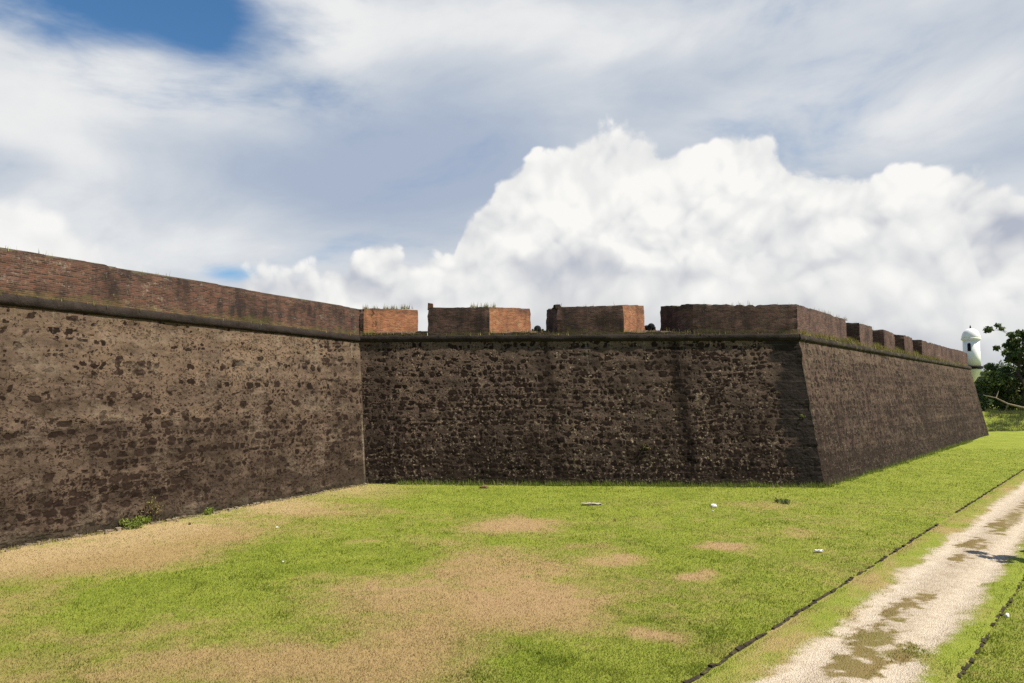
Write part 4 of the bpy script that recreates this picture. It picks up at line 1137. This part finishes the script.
def on_flank(px, py):
    n = unit(np.cross(DF, unit((qa1 + inw(DF) * 0) - A1)))
    n = np.cross(DF, np.append((inw(DF) * BATTER)[:2], H_WALL)); n /= np.linalg.norm(n)
    o = np.array([0, 0, CAM_H]); r_ = ray(px, py); k_ = np.dot(A1 - o, n) / np.dot(r_, n); return tuple(o + k_ * r_)
q = on_flank(803, 418); plant("wall_fern", (q[0], q[1] - 0.02, q[2]), 0.13, 0.16, 40, M["leaf_fresh"], "tiny bright plant sprouting from the dark corner stones of the bastion", 9, 0.035)
q = on_flank(645, 449); plant("wall_fern", (q[0], q[1] - 0.02, q[2]), 0.15, 0.22, 60, M["weed"], "yellow-green plant sprouting low on the shaded flank", 10, 0.04)

# ------------------------------------------------------------------ cannons behind the embrasures
M["iron"] = stone_mat("black_iron", (0.020, 0.021, 0.023), 0.4, 6.0)
M["wood"] = stone_mat("carriage_wood", (0.05, 0.035, 0.022), 0.4, 5.0)
def cannon(px, py, label):
    r_ = ray(px, py); o = np.array([0, 0, CAM_H]); n = inw(DF)
    k_ = np.dot(A1 + n * (T_PAR + D_EMB + 0.35) - o, n) / np.dot(r_, n); m_ = o + k_ * r_
    base = m_ + n * 1.3; base = (base[0], base[1], 6.58)
    t = tag(empty("cannon", base), label, "cannon", "cannons behind the embrasures")
    ax = -n; mbz = MB(); prof = [(0.0, 0.10), (0.03, 0.17), (0.10, 0.19), (0.16, 0.145), (0.9, 0.175), (1.5, 0.205), (1.56, 0.235), (2.2, 0.25), (2.3, 0.27), (2.42, 0.15), (2.55, 0.09)]
    mbz.tube([tuple(m_ - ax * l) for l, _ in prof], [q_ for _, q_ in prof], 16); mbz.build("barrel", M["iron"], t, True)
    for s_ in (-1, 1):
        c = m_ - ax * 1.55 + DF * 0.27 * s_
        vs_, fs = block((c[0], c[1], 6.66), 1.7, 0.10, m_[2] - 6.60, math.atan2(ax[1], ax[0]), 0.004)
        w_ = MB(); w_.add(vs_, fs); w_.build("carriage_cheek", M["wood"], t)
        for l in (0.95, 2.1):
            c = m_ - ax * l + DF * 0.38 * s_
            w_ = MB(); w_.tube([(c[0] - DF[0] * .05, c[1] - DF[1] * .05, 6.78), (c[0] + DF[0] * .05, c[1] + DF[1] * .05, 6.78)], 0.20, 16); w_.build("wheel", M["wood"], t)
    return t
cannon(537.5, 328.8, "dark cannon muzzle in the embrasure gap in the middle of the flank")
cannon(651.5, 326.6, "dark cannon muzzle in the embrasure gap beside the corner merlon")

# ------------------------------------------------------------------ litter, stones
M["litter"] = stone_mat("white_litter", (0.75, 0.74, 0.72), 0.15, 9.0)
M["pale_stone"] = stone_mat("pale_stone", (0.36, 0.32, 0.25), 0.3, 6.0)
M["brown_stone"] = stone_mat("brown_stone", (0.17, 0.105, 0.06), 0.4, 6.0)
def lump(name, px, py, sx_, sy_, sz_, rz, mat, label, cat, seed, sub=2, irr=0.22):
    q = gnd(px, py); rr = random.Random(seed); bm = bmesh.new(); bmesh.ops.create_icosphere(bm, subdivisions=sub, radius=1.0)
    for v in bm.verts:
        k_ = 1 + rr.uniform(-irr, irr); v.co = Vector((v.co.x * sx_ / 2 * k_, v.co.y * sy_ / 2 * k_, max(v.co.z, -0.25) * sz_ / 1.25 * k_ + 0.2 * sz_))
    me = bpy.data.meshes.new(name); bm.to_mesh(me); bm.free(); me.materials.append(mat)
    o = bpy.data.objects.new(name, me); o.location = (q[0], q[1], float(ground_z(np.array([q[0]]), np.array([q[1]]))[0]) + 0.01); o.rotation_euler[2] = rz
    link(o); return tag(o, label, cat)
def sheet(name, px, py, L, W, rz, label, seed, mat=None, cat="litter"):
    q = gnd(px, py); rr = random.Random(seed); n = 6; vs_, fs = [], []
    z0 = float(ground_z(np.array([q[0]]), np.array([q[1]]))[0]) + 0.035
    for t_ in (0.0, -0.006):
        for j in range(n):
            for i in range(n):
                x, y = (i / (n - 1) - .5) * L * (1 + rr.uniform(-.06, .06)), (j / (n - 1) - .5) * W * (1 + rr.uniform(-.06, .06))
                vs_.append((x, y, rr.uniform(0, 0.05) + t_))
    for j in range(n - 1):
        for i in range(n - 1):
            a = j * n + i; fs.append((a, a + 1, a + n + 1, a + n)); b_ = a + n * n; fs.append((b_, b_ + n, b_ + n + 1, b_ + 1))
    me = bpy.data.meshes.new(name); me.from_pydata(vs_, [], fs); me.materials.append(mat or M["litter"])
    o = bpy.data.objects.new(name, me); o.location = (q[0], q[1], z0); o.rotation_euler[2] = rz; link(o)
    return tag(o, label, cat)
lump("cup", 713.5, 507, 0.25, 0.15, 0.11, 0.2, M["litter"], "white crumpled cup lying in the grass between the flank and the lawn's right half", "litter", 1, 2, 0.08)
lump("paper_scrap", 713, 512, 0.07, 0.07, 0.06, 0, M["litter"], "tiny white scrap just in front of the white cup", "litter", 8, 1)
sheet("paper_scrap", 819, 553.5, 0.22, 0.10, 0.1, "flat bluish-white paper scrap on the lawn left of the kerb", 2)
lump("paper_scrap", 1007, 617, 0.10, 0.08, 0.07, 0.3, M["litter"], "white scrap in the grass right of the path", "litter", 3, 1)
lump("paper_scrap", 277, 528, 0.10, 0.07, 0.04, 0.5, M["litter"], "white scrap at the edge of the dry strip below the pale wall", "litter", 4, 1)
lump("paper_scrap", 283, 562, 0.06, 0.05, 0.03, 0.5, M["litter"], "small white scrap on the green part of the left lawn", "litter", 5, 1)
lump("stone", 484, 488, 0.40, 0.24, 0.12, 0.0, M["brown_stone"], "brown stone in the grass at the foot of the flank", "stone", 6)
sheet("stone_slab", 592, 505, 0.75, 0.22, 0.0, "flat pale slab half sunk in the grass in front of the flank", 7, M["pale_stone"], "slab")
lump("stone", 190, 524, 0.10, 0.09, 0.07, 0.4, M["brown_stone"], "small dark stone on the dry strip beside the pale wall", "stone", 9, 1)
lump("stone", 615, 521, 0.10, 0.08, 0.06, 0.4, M["brown_stone"], "small dark stone on the green lawn in front of the flank", "stone", 10, 1)

# the young tree just outside the right of the frame whose shade falls over the path
tip = gnd(977, 558); tb = np.array([tip[0], tip[1], 0]) - np.array([-sun_dir[0], -sun_dir[1], 0]) / math.tan(SUN_EL) * 0 
tree("young_tree", (15.0, 16.85, 0.0), 4.65, 0.95, 21, M["leaf_dark"], "young bushy tree beside the path, its shadow lying across the gravel", 0.06, 5200, first=0.35)
